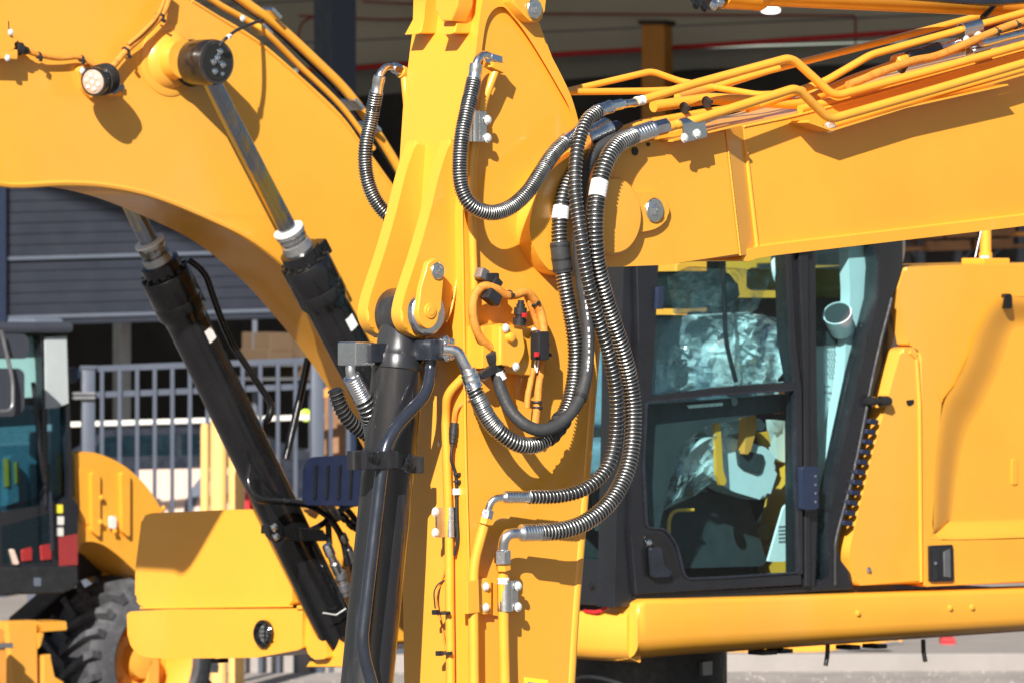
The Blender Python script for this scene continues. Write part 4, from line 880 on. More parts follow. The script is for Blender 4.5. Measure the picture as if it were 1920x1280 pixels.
# ---- rear boom
BO = -1.10; BW = .34
rboom = rpart('boom')
loe = cat2([(-330, 110), (-190, 165), (-110, 232), (-50, 305), (0, 345), (120, 343), (200, 348), (290, 368), (400, 413), (480, 455), (560, 520), (620, 586), (690, 674), (770, 800), (840, 930)], 5)  # left end, out of view, shaped to rise so sun reaches the storage box
ue = cat2([(960, 860), (880, 690), (820, 520), (770, 405), (735, 345), (690, 285), (640, 216), (560, 140), (480, 72), (400, 24), (345, -4), (200, -60), (0, -110), (-330, -130)], 5)
MB().plate(R, loe + ue, BO, BW, .01, 3).build('boom_box', 'yellow', rboom)
lip = [(x, y - 4) for x, y in loe]
MB().tube(R.pts(loe, BO - .006), .012, 8).build('weld_bead', 'yellow', rboom); MB().tube(R.pts(loe, BO - BW + .006), .012, 8).build('weld_bead', 'yellow', rboom)
MB().tube(R.pts([(360, 2), (480, 76), (560, 144), (640, 222), (700, 300), (740, 356)], BO), .006, 8).build('top_weld', 'yellow', rboom)
kb_ = R.sc(320, 110, BO)
MB().lathe(R.at(318, 112, BO), R.n, [(-.01, .135), (.003, .133), (.006, .124), (.007, .106), (.012, .102), (.024, .092), (.032, .076), (.08, .070)], 56).build('pivot_boss', 'yellow', rboom)
# work light with its bracket
MB().plate(R, rnd([(144, 128, 8), (168, 118, 8), (222, 150, 8), (228, 184, 8), (172, 186, 10), (156, 168, 8)]), BO + .02, .018, .004).build('lamp_bracket', 'yellow', rboom)
bolt(rboom, R, 155, 133, BO + .022, 5.5)
wl = R.at(190, 150, BO + .115); wd_ = (-R.u * .93 - Z * .16 + R.n * .33).normalized()
lamp = MB().lathe(wl - wd_ * .05, wd_, [(0, .03), (.01, .046), (.085, .051), (.1, .053), (.104, .052), (.105, .044)], 32).build('work_light', 'black', rboom)
MB().lathe(wl + wd_ * .051, wd_, [(0, .045), (.006, .043), (.011, .03), (.012, .01)], 28).build('lens', 'lens', lamp)
for i in range(7):
    a_ = i * 1.047; x_ = wd_.orthogonal().normalized(); y_ = wd_.cross(x_); r_ = 0 if i == 6 else .025
    MB().lathe(wl + wd_ * .062 + (x_ * math.cos(a_) + y_ * math.sin(a_)) * r_, wd_, [(0, .008), (.003, .007), (.004, .003)], 12).build('led', 'cream', lamp)
for i in range(5):
    c = wl - wd_ * (.04 - .012 * i); MB().lathe(c, wd_, [(0, .048), (.003, .056), (.006, .048)], 28).build('cooling_fin', 'black', lamp)
MB().box(R.at(216, 168, BO + .1), ((R.u + Z * .5).normalized(), R.n, (Z - R.u * .5).normalized()), (.03, .02, .01), .003).build('lamp_stirrup', 'plate', lamp)
MB().box(R.at(217, 174, BO + .05), (R.u, R.n, Z), (.012, .05, .012), .003).build('stirrup_foot', 'yellow', lamp)
lm = loom(rboom, ((320, -14, BO + .03), (308, 20, BO + .05), (290, 44, BO + .05), (262, 72, BO + .045), (236, 96, BO + .04), (214, 122, BO + .04), (204, 132, BO + .05)), 7, fr=R)
loom(rboom, ((314, -14, BO + .03), (296, 28, BO + .06), (270, 58, BO + .06), (240, 84, BO + .05)), 4, fr=R)
loom(rboom, ((40, 92, BO + .04), (70, 103, BO + .04), (110, 110, BO + .03), (148, 108, BO + .03), (176, 122, BO + .04), (196, 128, BO + .05)), 5, fr=R)
def rtie(*a): 
    p = R.at(a[0], a[1], a[2]); q = R.at(a[0] + a[3], a[1] + a[4], a[2]); ax = (q - p).normalized(); r = a[5] * kb_; k = kb_
    b_ = MB(); b_.lathe(p - ax * 2 * k, ax, [(0, r * .98), (.6 * k, r * 1.05), (4 * k, r * 1.05), (4.6 * k, r * .98)], 14); b_.box(p + R.n * r * 1.1 - Z * r, (ax, R.n, ax.cross(R.n)), (3 * k, 2.4 * k, 5 * k), .001); b_.build('cable_tie', 'black_matt', rboom)
rtie(72, 104, BO + .04, 10, 3, 6.5); rtie(152, 110, BO + .03, 10, 6, 6.5); rtie(236, 96, BO + .04, 10, -10, 9); rtie(300, 30, BO + .05, 5, -10, 9)
MB().lathe(R.at(30, 90, BO + .045), (R.u - Z * .2), [(0, .022), (.02, .024), (.03, .016), (.05, .014)], 14).build('connector', 'black_matt', rboom)
MB().plate(R, rnd([(-30, 64), (18, 62, 4), (26, 70, 4), (28, 94, 4), (-30, 98)]), BO + .07, .06, .005).build('switch_block', 'yellow', rboom); MB().box(R.at(-2, 102, BO + .05), (R.u, R.n, Z), (.07, .02, .018), .006).build('bracket', 'yellow', rboom)
bolt(rboom, R, 20, 61, BO + .075, 5); bolt(rboom, R, 14, 109, BO + .072, 5); MB().tube([R.at(17, 60, BO + .05), R.at(16, 40, BO + .06)], .002, 6).build('wire', 'black_matt', rboom)
# tubes along the top edge of the boom
def bt(P, r, m='yellow_pipe'): MB().tube(cat([R.at(*p) for p in P], 8), r * kb_, 12).build('pipe', m, rboom)
bt(((400, -40, BO - .10), (470, 12, BO - .10), (525, 52, BO - .10), (590, 112, BO - .10), (650, 172, BO - .10), (700, 240, BO - .10), (745, 312, BO - .10), (780, 380, BO - .10)), 9.5)
bt(((380, -40, BO - .16), (440, 0, BO - .16), (510, 52, BO - .16), (570, 108, BO - .16), (640, 178, BO - .16), (700, 255, BO - .16), (760, 350, BO - .16)), 5, 'gun2')
bt(((330, -40, BO - .05), (390, -5, BO - .05), (420, 14, BO - .05), (470, 42, BO - .05), (500, 62, BO - .03), (560, 122, BO - .05), (640, 200, BO - .05), (700, 280, BO - .05)), 6, 'yellow_pipe')
for (x, y) in ((505, 26), (488, 56), (660, 196), (692, 238)):
    MB().box(R.at(x, y, BO - .09), ((R.u - Z * .75).normalized(), R.n, (Z + R.u * .75).normalized()), (.028, .045, .008), .003).build('pipe_clamp', 'zinc', rboom)
bolt(rboom, R, 455, 35, BO, 5)
# near boom cylinder
def boomcyl(off, P, label, near):
    c = rpart('boom_cylinder'); c['label'] = label
    a, b, d = [R.at(x, y, off) for x, y in P]                      # eye, gland, foot
    ax = (d - a).normalized(); L1 = (b - a).dot(ax); k = R.sc(*P[1], off); L2 = (d - a).dot(ax)
    MB().lathe(a + ax * .05, ax, [(0, 17.5 * k), (L1 - .05, 17.5 * k)], 40).build('rod', 'rod', c)
    MB().lathe(a + ax * (L1 - .055), ax, [(0, 18 * k), (.003, 28 * k), (.018, 29 * k), (.024, 27 * k), (.04, 27 * k), (.044, 23 * k), (.05, 23 * k), (.055, 28 * k), (.095, 30 * k), (.1, 26 * k)], 40).build('wiper_ring', 'grease', c)
    MB().lathe(a + ax * (L1 - .062), ax, [(0, 20 * k), (.004, 29.5 * k), (.012, 29.5 * k), (.014, 27 * k)], 40).build('white_ring', 'plastic_white', c)
    MB().lathe(a + ax * (L1 + .03), ax, [(0, 30 * k), (.004, 38 * k), (.05, 39 * k), (.053, 46 * k), (.06, 48 * k), (.16, 48 * k), (.165, 47 * k), (.17, 48 * k), (.215, 48 * k), (.235, 42 * k), (.26, 41 * k)], 44).build('cylinder_head', 'black', c)
    MB().lathe(a + ax * (L1 + .28), ax, [(0, 40.5 * k), (L2 - L1 - .28, 40.5 * k)], 44).build('barrel', 'black', c)
    x_ = ax.cross(R.n).normalized(); y_ = ax.cross(x_)
    for i in range(12):
        t = 2 * math.pi * i / 12; inst('bolt', B_hex['black'], c, a + ax * (L1 + .078) + (x_ * math.cos(t) + y_ * math.sin(t)) * 42.5 * k, -ax, 4.6 * k)
    # label plate curved round the barrel
    for j, (f, t0) in enumerate(((.335, math.radians(250 if near else 245)),)):
        lb = MB(); A_, B__ = [], []
        for i in range(7):
            t = t0 + i * .09; v = (x_ * math.cos(t) + y_ * math.sin(t)) * 41.2 * k; A_.append(a + ax * (L1 + f) + v); B__.append(a + ax * (L1 + f + .05) + v)
        vv = lb; lb.prism(A_ + B__[::-1], [p - (p - (a + ax * (p - a).dot(ax))).normalized() * .002 for p in A_ + B__[::-1]], 0); lb.build('barrel_label', 'plastic_white', c)
    return c, a, ax, L1, L2, k
nc, a, ax, L1, L2, kk2 = boomcyl(BO + .12, ((378, 118), (556, 452), (860, 1046)), 'nearer boom cylinder with the greased rod', True)
fc = boomcyl(BO - BW - .18, ((118, 118), (291, 478), (648, 1216)), 'farther boom cylinder standing clear of the boom', False)
for (o_, P_) in ((BO + .17, (384, 118)), (BO - BW - .18, (118, 118))):
    pass
e0 = R.at(379, 118, BO + .12)
ec = MB(); ec.lathe(e0 - R.n * .075, R.n, [(0, .072), (.005, .084), (.018, .086), (.022, .080), (.03, .083), (.14, .083), (.147, .079), (.155, .079), (.158, .072)], 44); ey = ec.build('rod_eye', 'black', nc)
MB().lathe(e0 + R.n * .0825, R.n, [(0, .066), (.004, .066)], 36).build('eye_cover', 'black', nc)
MB().lathe(e0 + R.n * .0745, R.n, [(0, .080), (.0085, .079), (.009, .071)], 44).build('eye_rim', 'gun', nc)
for (u_, z_) in ((-.018, .0), (.026, -.01), (.012, .038), (-.012, -.034), (.024, -.042), (.0, .016)): inst('bolt', B_hex['chrome'], nc, e0 + R.n * .087 + R.u * u_ + Z * z_, R.n, .0095 if abs(z_) < .04 else .006)
MB().tube([e0 + R.n * .0875 + R.u * u_ + Z * z_ for u_, z_ in ((.0, .016), (.006, -.002), (.02, .004))], .003, 6).build('sensor_link', 'plate', nc)
MB().tube(cat([R.at(*p) for p in ((412, 86, BO + .24), (424, 72, BO + .25), (446, 56, BO + .2), (470, 46, BO + .1), (492, 38, BO - .02))], 8), 3.2 * kb_, 10).build('sensor_wire', 'black_matt', nc)
MB().lathe(R.at(426, 71, BO + .25), (R.at(446, 56, BO + .2) - R.at(426, 71, BO + .25)), [(0, 4.2 * kb_), (.03, 4.2 * kb_)], 12).build('wire_label', 'plastic_white', nc)
# head fitting of the near cylinder
MB().box(a + ax * (L1 + .03) + R.u * .085 + R.n * .02, ((ax).normalized(), R.n, ax.cross(R.n)), (.03, .03, .03), .006).build('port_block', 'black', nc)
MB().tube([a + ax * (L1 - .01) + R.u * .06, a + ax * (L1 + .12) + R.u * .10, a + ax * (L1 + .3) + R.u * .1], .006, 8).build('grease_line', 'plate', nc)
FO_ = BO - BW - .18; kf_ = R.sc(500, 900, FO_)
def ft(P, r, name='pipe', m='black', rad=30): return MB().tube(fil([R.at(x, y, FO_ + o) for x, y, o in P], rad * kf_), r * kf_, 12).build(name, m, fc[0])
ft(((352, 486, 0), (384, 510, .02), (408, 582, .02), (432, 640, .02), (510, 758, .02), (506, 780, .02), (498, 790, .0)), 6.5)
ft(((578, 672, -.1), (566, 730, -.1), (536, 860, -.1)), 7.5)
ft(((470, 872, .1), (464, 905, .12), (480, 936, .14), (540, 940, .14), (584, 946, .12), (620, 970, .1), (644, 1010, .1), (652, 1060, .1)), 6.5, rad=22)
ft(((640, 955, .05), (600, 985, .08), (585, 992, .1)), 6); ft(((690, 940, .05), (655, 945, .07), (630, 965, .1)), 5.5)
MB().plate(R, [(506, 984), (606, 992), (620, 1014), (560, 1014), (505, 1000)], FO_ + .15, .05, .004).build('clamp_bracket', 'black', fc[0])
MB().plate(R, [(502, 980), (526, 978), (534, 1010), (518, 1018), (504, 1004)], FO_ + .17, .02, .003).build('clamp_ear', 'black', fc[0])
for x, y in ((514, 988), (518, 1006)): bolt(fc[0], R, x, y, FO_ + .172, 6, 'chrome')
for (P, Q, r, m_) in (((612, 1020), (640, 1086), 10, 'zinc'), ((640, 1000), (662, 1052), 9, 'plate'), ((636, 1070), (650, 1116), 11, 'plate'), ((596, 930), (636, 972), 10, 'plate'), ((640, 965), (668, 992), 8, 'black')):
    p, q = R.at(*P, FO_ + .1), R.at(*Q, FO_ + .1); L = (q - p).length; rr = r * kf_
    MB().lathe(p, q - p, [(0, rr * .8), (L * .05, rr), (L * .3, rr), (L * .33, rr * .75), (L * .5, rr * .8), (L * .53, rr), (L * .8, rr), (L * .84, rr * .8), (L, rr * .7)], 16).build('hose_coupling', m_, fc[0])
for i, P in enumerate((((660, 1050), (668, 1120), (655, 1180)), ((606, 930), (640, 945), (672, 985), (680, 1040)), ((575, 930), (610, 955), (618, 1020)))): MB().tube(cat([R.at(x, y, FO_ + .06) for x, y in P]), 6 * kf_, 10).build('hose', 'rubber', fc[0])
MB().tube([R.at(x, y, FO_ + .11) for x, y in ((606, 1148), (630, 1152), (648, 1140))], 1.2 * kf_, 6).build('tie_wire', 'plastic_white', fc[0])
# ---- storage box and front right corner
rsv = rpart('storage_box'); S0 = RS(-.06); FBO = 0
def xp(name, pts, off=0., th=.5, m='yellow', bev=.015, par=None): return MB().plate(S0, pts, off, th, bev, 3).build(name, m, par or rsv)
xp('upper_box', rnd([(282, 961, 16), (420, 955), (508, 954, 10), (548, 1050, 14), (548, 1133, 6), (264, 1137, 12), (253, 1122, 8), (254, 1062, 10), (266, 968, 16)]), .0, .9)
xp('wedge', [(545, 1056), (566, 1060), (606, 1134), (545, 1134)], -.06, .5, bev=.004)
lo_ = xp('bumper', rnd([(236, 1146, 10), (300, 1142), (568, 1140, 3), (566, 1190), (568, 1216, 8), (480, 1232), (300, 1234, 20), (262, 1230, 24), (240, 1205, 20)]), .05, .9, bev=.03)
xp('corner_bracket', rnd([(572, 1140, 4), (604, 1138, 3), (614, 1234, 6), (582, 1236, 14), (574, 1215, 8)]), .03, .1, bev=.006)
xp('corner_foot', rnd([(606, 1160), (622, 1160), (640, 1210), (660, 1212), (660, 1250), (572, 1250), (580, 1238), (612, 1236)]), .0, .12, bev=.006)
xp('hinge_lip', [(556, 1134), (600, 1132), (600, 1140), (556, 1142)], .06, .08, bev=.004)
bolt(rsv, S0, 576, 1130, .03, 5); bolt(rsv, S0, 599, 1183, .033, 4.5, 'yellow_pipe')
hl = MB().lathe(S0.at(497, 1187, .05), S0.n, [(-.01, .05), (.0, .054), (.014, .054), (.02, .048), (.02, .04), (.008, .036)], 40).build('headlamp', 'black', rsv)
MB().lathe(S0.at(497, 1187, .056), S0.n, [(0, .038), (.004, .034), (.006, .01)], 28).build('lens', 'chrome', hl)
for d in (-.016, 0, .016):
    MB().box(S0.at(497, 1187, .073) + Z * d, (S0.u, Z, S0.n), (.04, .002, .003), 0).build('lamp_guard', 'black', hl)
MB().box(S0.at(497, 1187, .075), (S0.u, Z, S0.n), (.002, .045, .003), 0).build('lamp_guard', 'black', hl)
kx = S0.sc(500, 1187)
MB().plate(S0, [(398, 1234), (410, 1234), (410, 1242), (398, 1242)], .0, .05, .002).build('latch', 'black_matt', rsv)
# dark blue walkway plate behind the cylinder
weld(rsv, S0, [(264, 1139), (400, 1137), (548, 1135)], .0, 2.2)
wk = rpart('walkway_plate'); SB = RS(-.3)
wpl = MB(); wpl.plate(SB, rnd([(568, 870, 12), (582, 856, 10), (700, 850, 10), (720, 950), (566, 946, 8)]), 0, .03, .005); wpl.build('plate', 'bluepanel', wk)
for i in range(5):
    x = 590 + i * 22; MB().plate(SB, [(x, 872), (x + 4, 871), (x + 1, 934), (x - 3, 935)], .008, .02, .002).build('slot_rib', 'black', wk)

# ================================================================== wheel loader at the left edge
LF = Fr(dep(295, 1240, 29.6), YAW)
LX = thing('wheel_loader', 'yellow machine with dark cab, round fender and chunky tyre at the left edge', 'wheel loader', LF.at(295, 1405, -.3).xy.to_3d())
kl = LF.sc(295, 1240)
def lpart(name, pts, off, th, m, bev=.01, par=LX, label=None): return MB().plate(LF, pts, off, th, bev, 2).build(name, m, par, label=label)
M['cab_panel'] = mat('pale_cab_lining', (.46, .50, .50), .5)
M['mirror_grey'] = mat('mirror_housing', (.045, .05, .065), .5)
M['seat_red'] = mat('dull_red_cover', (.32, .02, .02), .6)
# wheel
wc = LF.at(295, 1240); TR = 166 * kl
wh = MB().lathe(wc - LF.n * .46, LF.n, [(0, TR * .62), (.02, TR * .80), (.06, TR * .9), (.40, TR * .9), (.44, TR * .82), (.46, TR * .62), (.45, TR * .585), (.12, TR * .57)], 56).build('tyre', 'tyre', LX)
bars = MB()
for i in range(22):
    a0 = 2 * math.pi * i / 22
    for sd_ in (0, 1):
        P_ = []
        for j in range(6):
            t = j / 5; a_ = a0 + (.14 if sd_ else 0) + t * .30; ax_off = (.01 + .24 * t) if sd_ == 0 else (.45 - .24 * t); r_ = TR * (.93 if j else .86)
            P_.append((a_, ax_off, r_))
        for (q0_, q1_) in zip(P_, P_[1:]):
            vs8 = []
            for (a_, o_, r_) in (q0_, q1_):
                for da, dr_ in ((-.055, -.05), (.055, -.05), (.04, .07), (-.04, .07)):
                    vs8.append(bars.bm.verts.new(wc - LF.n * (.46 - o_) + (LF.u * math.cos(a_ + da) + Z * math.sin(a_ + da)) * (r_ + TR * dr_)))
            for k in range(4): bars.bm.faces.new((vs8[k], vs8[(k + 1) % 4], vs8[4 + (k + 1) % 4], vs8[4 + k]))
            bars.bm.faces.new(vs8[:4]); bars.bm.faces.new(vs8[4:][::-1])
bars.build('tread', 'tyre', wh)
rim = MB().lathe(wc - LF.n * .23, LF.n, [(0, TR * .55), (.02, TR * .56), (.14, TR * .58), (.2, TR * .64), (.205, TR * .60), (.15, TR * .54), (.02, TR * .50), (.0, TR * .2), (-.02, TR * .18)], 44).build('rim', 'yellow_far', wh)
MB().lathe(wc - LF.n * .24, LF.n, [(0, TR * .34), (.06, TR * .32), (.07, TR * .22), (.13, TR * .2), (.14, TR * .1)], 32).build('hub', 'yellow_far', wh)
for i in range(8):
    t = i * .785; inst('bolt', B_hex['yellow_pipe'], wh, wc - LF.n * .175 + (LF.u * math.cos(t) + Z * math.sin(t)) * TR * .28, LF.n, .014)
# fender
fo_ = cat2([(140, 850), (158, 846), (182, 849), (215, 862), (248, 884), (280, 918), (306, 962), (330, 1020), (345, 1100)], 4)
fi_ = cat2([(330, 1130), (290, 1098), (252, 1068), (226, 1044), (196, 1022), (170, 1014), (148, 1018)], 4)
lpart('fender', fo_ + fi_ + [(142, 1060), (142, 1000)], .02, .55, 'yellow_far', .02)
for P_ in ([(146, 878), (172, 876), (196, 884), (224, 906), (228, 990), (196, 985), (150, 980)], ): lpart('fender_recess', rnd([(p[0], p[1], 8) for p in P_]), .026, .004, 'yellow_far', .003)
for x in (180, 236): lpart('fender_rib', rnd([(x - 8, 884, 5), (x + 8, 886, 5), (x + 8, 1008, 6), (x - 6, 996, 6)]), .05, .03, 'yellow_far', .012)
lpart('reflector', rnd([(207, 967, 4), (218, 966, 4), (219, 990, 4), (208, 991, 4)]), .055, .02, 'cream', .004)
for x, y in ((190, 932), (188, 978), (215, 995), (306, 952)): inst('bolt', B_hex['yellow_pipe'], LX, LF.at(x, y, .05), LF.n, .012)
lpart('arch_panel', [(150, 1020), (226, 1046), (214, 1070), (200, 1072), (146, 1090)], -.30, .05, 'black_matt')
lpart('arch_plate', [(200, 1060), (226, 1046), (300, 1104), (250, 1100), (198, 1078)], -.28, .04, 'yellow_far')
lpart('axle_frame', [(130, 1100), (330, 1110), (330, 1200), (290, 1230), (240, 1320), (60, 1320), (60, 1160)], -.6, .2, 'black_matt', .02)
lpart('frame_post', [(280, 1235), (300, 1235), (298, 1340), (272, 1340)], -.1, .1, 'yellow_far')
# cab
lc = bpy.data.objects.new('loader_cab', None); col.objects.link(lc); lc.parent = LX; lc.location = -W[LX.name]; W[lc.name] = Vector()
def lcp(name, pts, off=0., th=.06, m='cab_black', bev=.008): return lpart(name, pts, off, th, m, bev, lc)
LO = .10
MB().box(LF.at(-88, 614, -.35), (LF.u, LF.n, Z), (.42, .5, .028), .02).build('roof', 'mirror_grey', lc)
MB().box(LF.at(66, 604, -.2), (LF.u, LF.n, Z), (.10, .12, .02), .015).build('roof_hatch', 'strip', lc)
lcp('door_frame', [(76, 628), (84, 628), (88, 700), (92, 960), (84, 960), (80, 700)], LO, .06)
lcp('pillar', [(84, 632), (126, 630), (130, 756), (108, 764), (86, 766)], LO + .006, .04, 'cab_panel')
lcp('sky_backing', [(-60, 632), (76, 630), (78, 744), (-60, 752)], LO - .08, .03, 'cream')  # cream colour stands in for bright sky in the upper glass
lcp('rear_post', [(122, 628), (128, 628), (138, 930), (130, 936)], LO, .06)
lcp('rear_glass', [(96, 766), (128, 764), (134, 928), (100, 944)], LO - .04, .006, 'glass_far', 0)
lcp('door_glass', [(-60, 772), (82, 766), (86, 950), (-60, 972)], LO - .04, .006, 'glass_far', 0)
lcp('upper_glass', [(-60, 632), (80, 630), (80, 764), (-60, 768)], LO - .05, .006, 'glass', 0)
lcp('back_wall', [(-80, 760), (132, 760), (134, 1050), (-80, 1050)], LO - .22, .04, 'seat')
lcp('lower_body', rnd([(-60, 968), (84, 946), (138, 926), (147, 948, 4), (148, 1062), (100, 1072), (-60, 1072)]), LO, .5, 'cab_black', .015)
lcp('lower_glass', [(4, 986), (92, 962), (98, 1052), (6, 1056)], LO + .004, .006, 'glass_far', 0)
lcp('red_panel', [(110, 1006), (146, 1000), (146, 1058), (112, 1060)], LO + .004, .006, 'red_dark', .002)
lcp('skirt', rnd([(-60, 1064), (146, 1060), (146, 1098, 6), (120, 1112), (-60, 1116)]), LO + .02, .5, 'black_matt', .012)
for (x, y, m_) in ((111, 953, 'decal'), (113, 975, 'cream'), (112, 996, 'cream'), (70, 1090, 'strip')): lcp('sticker', rnd([(x - 6, y - 8, 2), (x + 7, y - 8, 2), (x + 7, y + 8, 2), (x - 6, y + 8, 2)]), LO + (.008 if y < 1050 else .024), .003, m_, .0005)
for P_ in ([(40, 1030, 4), (60, 1024, 4), (62, 1050), (42, 1052)], [(76, 1022, 4), (96, 1018, 4), (98, 1048), (78, 1050)]): lcp('red_seat_part', rnd(P_), LO + .012, .02, 'seat_red', .006)
lcp('white_lever', rnd([(20, 1030, 2), (26, 1028, 2), (36, 1056, 2), (28, 1058, 2)]), LO + .02, .02, 'peach', .003)
lcp('seat_shape', rnd([(14, 856, 8), (34, 850, 8), (38, 940), (12, 948)]), LO - .12, .05, 'seat'); lcp('yellow_lever', [(12, 860), (18, 858), (20, 910), (14, 912)], LO - .1, .03, 'yellow_far'); lcp('yellow_lever', [(30, 866), (36, 865), (38, 905), (32, 906)], LO - .1, .03, 'yellow_far')
MB().tube(cat([LF.at(*p) for p in ((62, 716, .3), (70, 790, .3), (74, 840, .28), (84, 900, .2))]), .012, 10).build('wiper', 'black_matt', lc)
for P_ in ([(-20, 628, 8), (52, 626, 8), (56, 664, 10), (48, 672, 8), (-20, 672)], [(-20, 690, 6), (40, 690, 8), (46, 700, 8), (46, 772, 10), (30, 780, 10), (-20, 782)]):
    mo = lcp('mirror', rnd(P_), .45, .09, 'mirror_grey', .02)
MB().tube(fil([LF.at(*p) for p in ((2, 620, .5), (12, 660, .5), (24, 712, .5), (24, 770, .5), (-20, 772, .5))], .05), .011, 10).build('mirror_arm', 'plate', lc)
lcp('grab_rail', [(94, 870), (97, 870), (100, 1030), (97, 1030)], LO + .06, .015, 'gun2', .004)
lcp('rear_lamp', rnd([(130, 692, 6), (146, 686, 6), (154, 700, 6), (140, 720, 6)]), LO - .1, .1, 'navy', .01)
# steps and orange lamp
st_ = bpy.data.objects.new('access_step', None); col.objects.link(st_); st_.parent = LX; st_.location = -W[LX.name]; W[st_.name] = Vector()
for nm, P_, o_, t_ in (('step_plate', [(14, 1164), (70, 1162), (72, 1340), (34, 1340), (20, 1220)], .1, .08), ('step_tread', rnd([(72, 1166, 3), (124, 1163, 3), (126, 1180, 3), (82, 1184)]), .12, .2), ('step_side', [(82, 1228), (96, 1226), (100, 1270), (120, 1276), (120, 1300), (82, 1300)], .1, .06), ('step_link', [(70, 1186), (84, 1184), (78, 1210), (72, 1216)], .1, .06)): lpart(nm, P_, o_, t_, 'yellow_far', .008, st_)
lpart('orange_lamp', rnd([(-20, 1180, 4), (8, 1178, 4), (10, 1206), (-20, 1208)]), .3, .08, 'belt', .01); lpart('orange_lamp', rnd([(-20, 1216, 4), (12, 1214, 4), (14, 1290), (-20, 1290)]), .3, .08, 'belt', .01)
lpart('lamp_rim', [(-20, 1206), (24, 1204), (26, 1214), (-20, 1216)], .31, .08, 'chrome', .004)

# ================================================================== steel fence with pickets
FN = Fr(dep(380, 1275, 36), 12)
fe = thing('fence', 'blue grey steel picket fence behind the machines', 'fence', FN.at(380, 1275).xy.to_3d())
kf2 = FN.sc(380, 900)
def bar(p, q, w, d): 
    a, b_ = FN.at(*p), FN.at(*q); axx = (b_ - a).normalized(); pr = axx.cross(FN.n); return MB().box((a + b_) / 2, (axx, pr, FN.n), ((b_ - a).length / 2, w / 2, d / 2), .003, 1)
for (y0, y1) in ((692, 674), (741, 722), (1276, 1274)): bar((150, y0), (612, y1), .04, .04).build('rail', 'fence', fe)
pk = MB().box((0, 0, 0), (FN.u, Z, FN.n), (.0125, 1.02, .0125), .002, 1).build('picket', 'fence'); pkm = pk.data; bpy.data.objects.remove(pk)
def picket(x): 
    a = FN.at(x, 694 - (x - 165) * .04, .034); b_ = FN.at(x, 1277, .034); o = inst('picket', pkm, fe, (a + b_) / 2); o.scale.z = (a.z - b_.z) / 2.04
for i in range(12): picket(191 + 33 * i)
for i in range(4): picket(620 + 33 * i)
pst = MB().box((0, 0, 0), (FN.u, Z, FN.n), (.042, 1.09, .042), .006, 2).build('post', 'fence'); psm = pst.data; bpy.data.objects.remove(pst)
for x, y0 in ((165, 688), (594, 672), (748, 668)):
    a = FN.at(x, y0); b_ = Vector((a.x, a.y, 0)); o = inst('post', psm, fe, (a + b_) / 2); o.scale.z = (a.z - b_.z) / 2.18
    MB().box(a, (FN.u, Z, FN.n), (.05, .012, .05), .004).build('post_cap', 'fence', fe)
for y in (733, 741): MB().box(FN.at(157, y + 4, .02), (FN.u, Z, FN.n), (.07, .01, .05), .003).build('rail_bracket', 'plate', fe)

# things between the fence and the building
def at_(t, px, py): return dep(px, py, t)
X, Yv = Vector((1, 0, 0)), Vector((0, 1, 0))
# yellow bollards in front of the fence
def bollard(x0, x1, ytop, t, label):
    a = at_(t, (x0 + x1) / 2, ytop); r = (x1 - x0) / 2 * K * t; r0 = thing('bollard', label, 'bollard', (a.x, a.y, 0), 'yellow bollards by the fence')
    MB().lathe((a.x, a.y, .02), Z, [(0, r), (a.z - .06, r), (a.z - .02, r * .9), (a.z - .01, r * .5)], 24).build('post', 'peach_yellow', r0)
    MB().lathe((a.x, a.y, 0), Z, [(0, r * 1.6), (.02, r * 1.6)], 24).build('base', 'plate', r0)
M['peach_yellow'] = mat('pale_yellow_paint', (.85, .50, .16), .5)
bollard(376, 392, 796, 34.5, 'thin short bollard, leftmost of the yellow ones before the fence'); bollard(394, 426, 784, 34, 'tallest thick yellow bollard in front of the fence'); bollard(428, 458, 802, 34.6, 'thick yellow bollard half hidden by the black cylinder')
# dark car with a white roof rail behind the fence
ct = 39.5; CF = Fr(at_(ct, 300, 900), 4)
car = thing('parked_car', 'dark blue car parked behind the picket fence', 'car', CF.at(300, 1240).xy.to_3d())
MB().plate(CF, rnd([(90, 870, 20), (140, 850), (190, 806, 20), (330, 800, 10), (470, 806, 20), (560, 850), (690, 868, 20), (700, 960), (690, 1010, 10), (90, 1010, 10)]), 0, 1.7, .05, 3).build('body', 'carblue', car)
MB().plate(CF, rnd([(196, 818, 8), (330, 812), (330, 852), (160, 856, 6)]), .01, .02, .004).build('window', 'glass_far', car); MB().plate(CF, rnd([(340, 812), (460, 816, 8), (520, 852, 6), (340, 852)]), .01, .02, .004).build('window', 'glass_far', car)
for x in (190, 590): MB().lathe(CF.at(x, 1010, .03) - CF.n * .24, CF.n, [(0, .28), (.02, .32), (.2, .32), (.24, .28), (.25, .18)], 32).build('wheel', 'tyre', car)
# white barrier rail
wr = thing('guard_rail', 'white horizontal rail on posts running behind the fence', 'guard rail', at_(38.2, 350, 1200).xy.to_3d())
WF = Fr(at_(38.2, 300, 790), 8)
a, b_ = WF.at(60, 797), WF.at(760, 776); ax = (b_ - a).normalized(); MB().box((a + b_) / 2, (ax, WF.n, ax.cross(WF.n)), ((b_ - a).length / 2, .03, .018), .006).build('rail', 'cream', wr)
for x in (60, 470, 756):
    p = WF.at(x, 797 - (x - 60) * .03, -.06); MB().box((p.x, p.y, p.z / 2), (X, Yv, Z), (.03, .03, p.z / 2), .005).build('post', 'fence', wr)
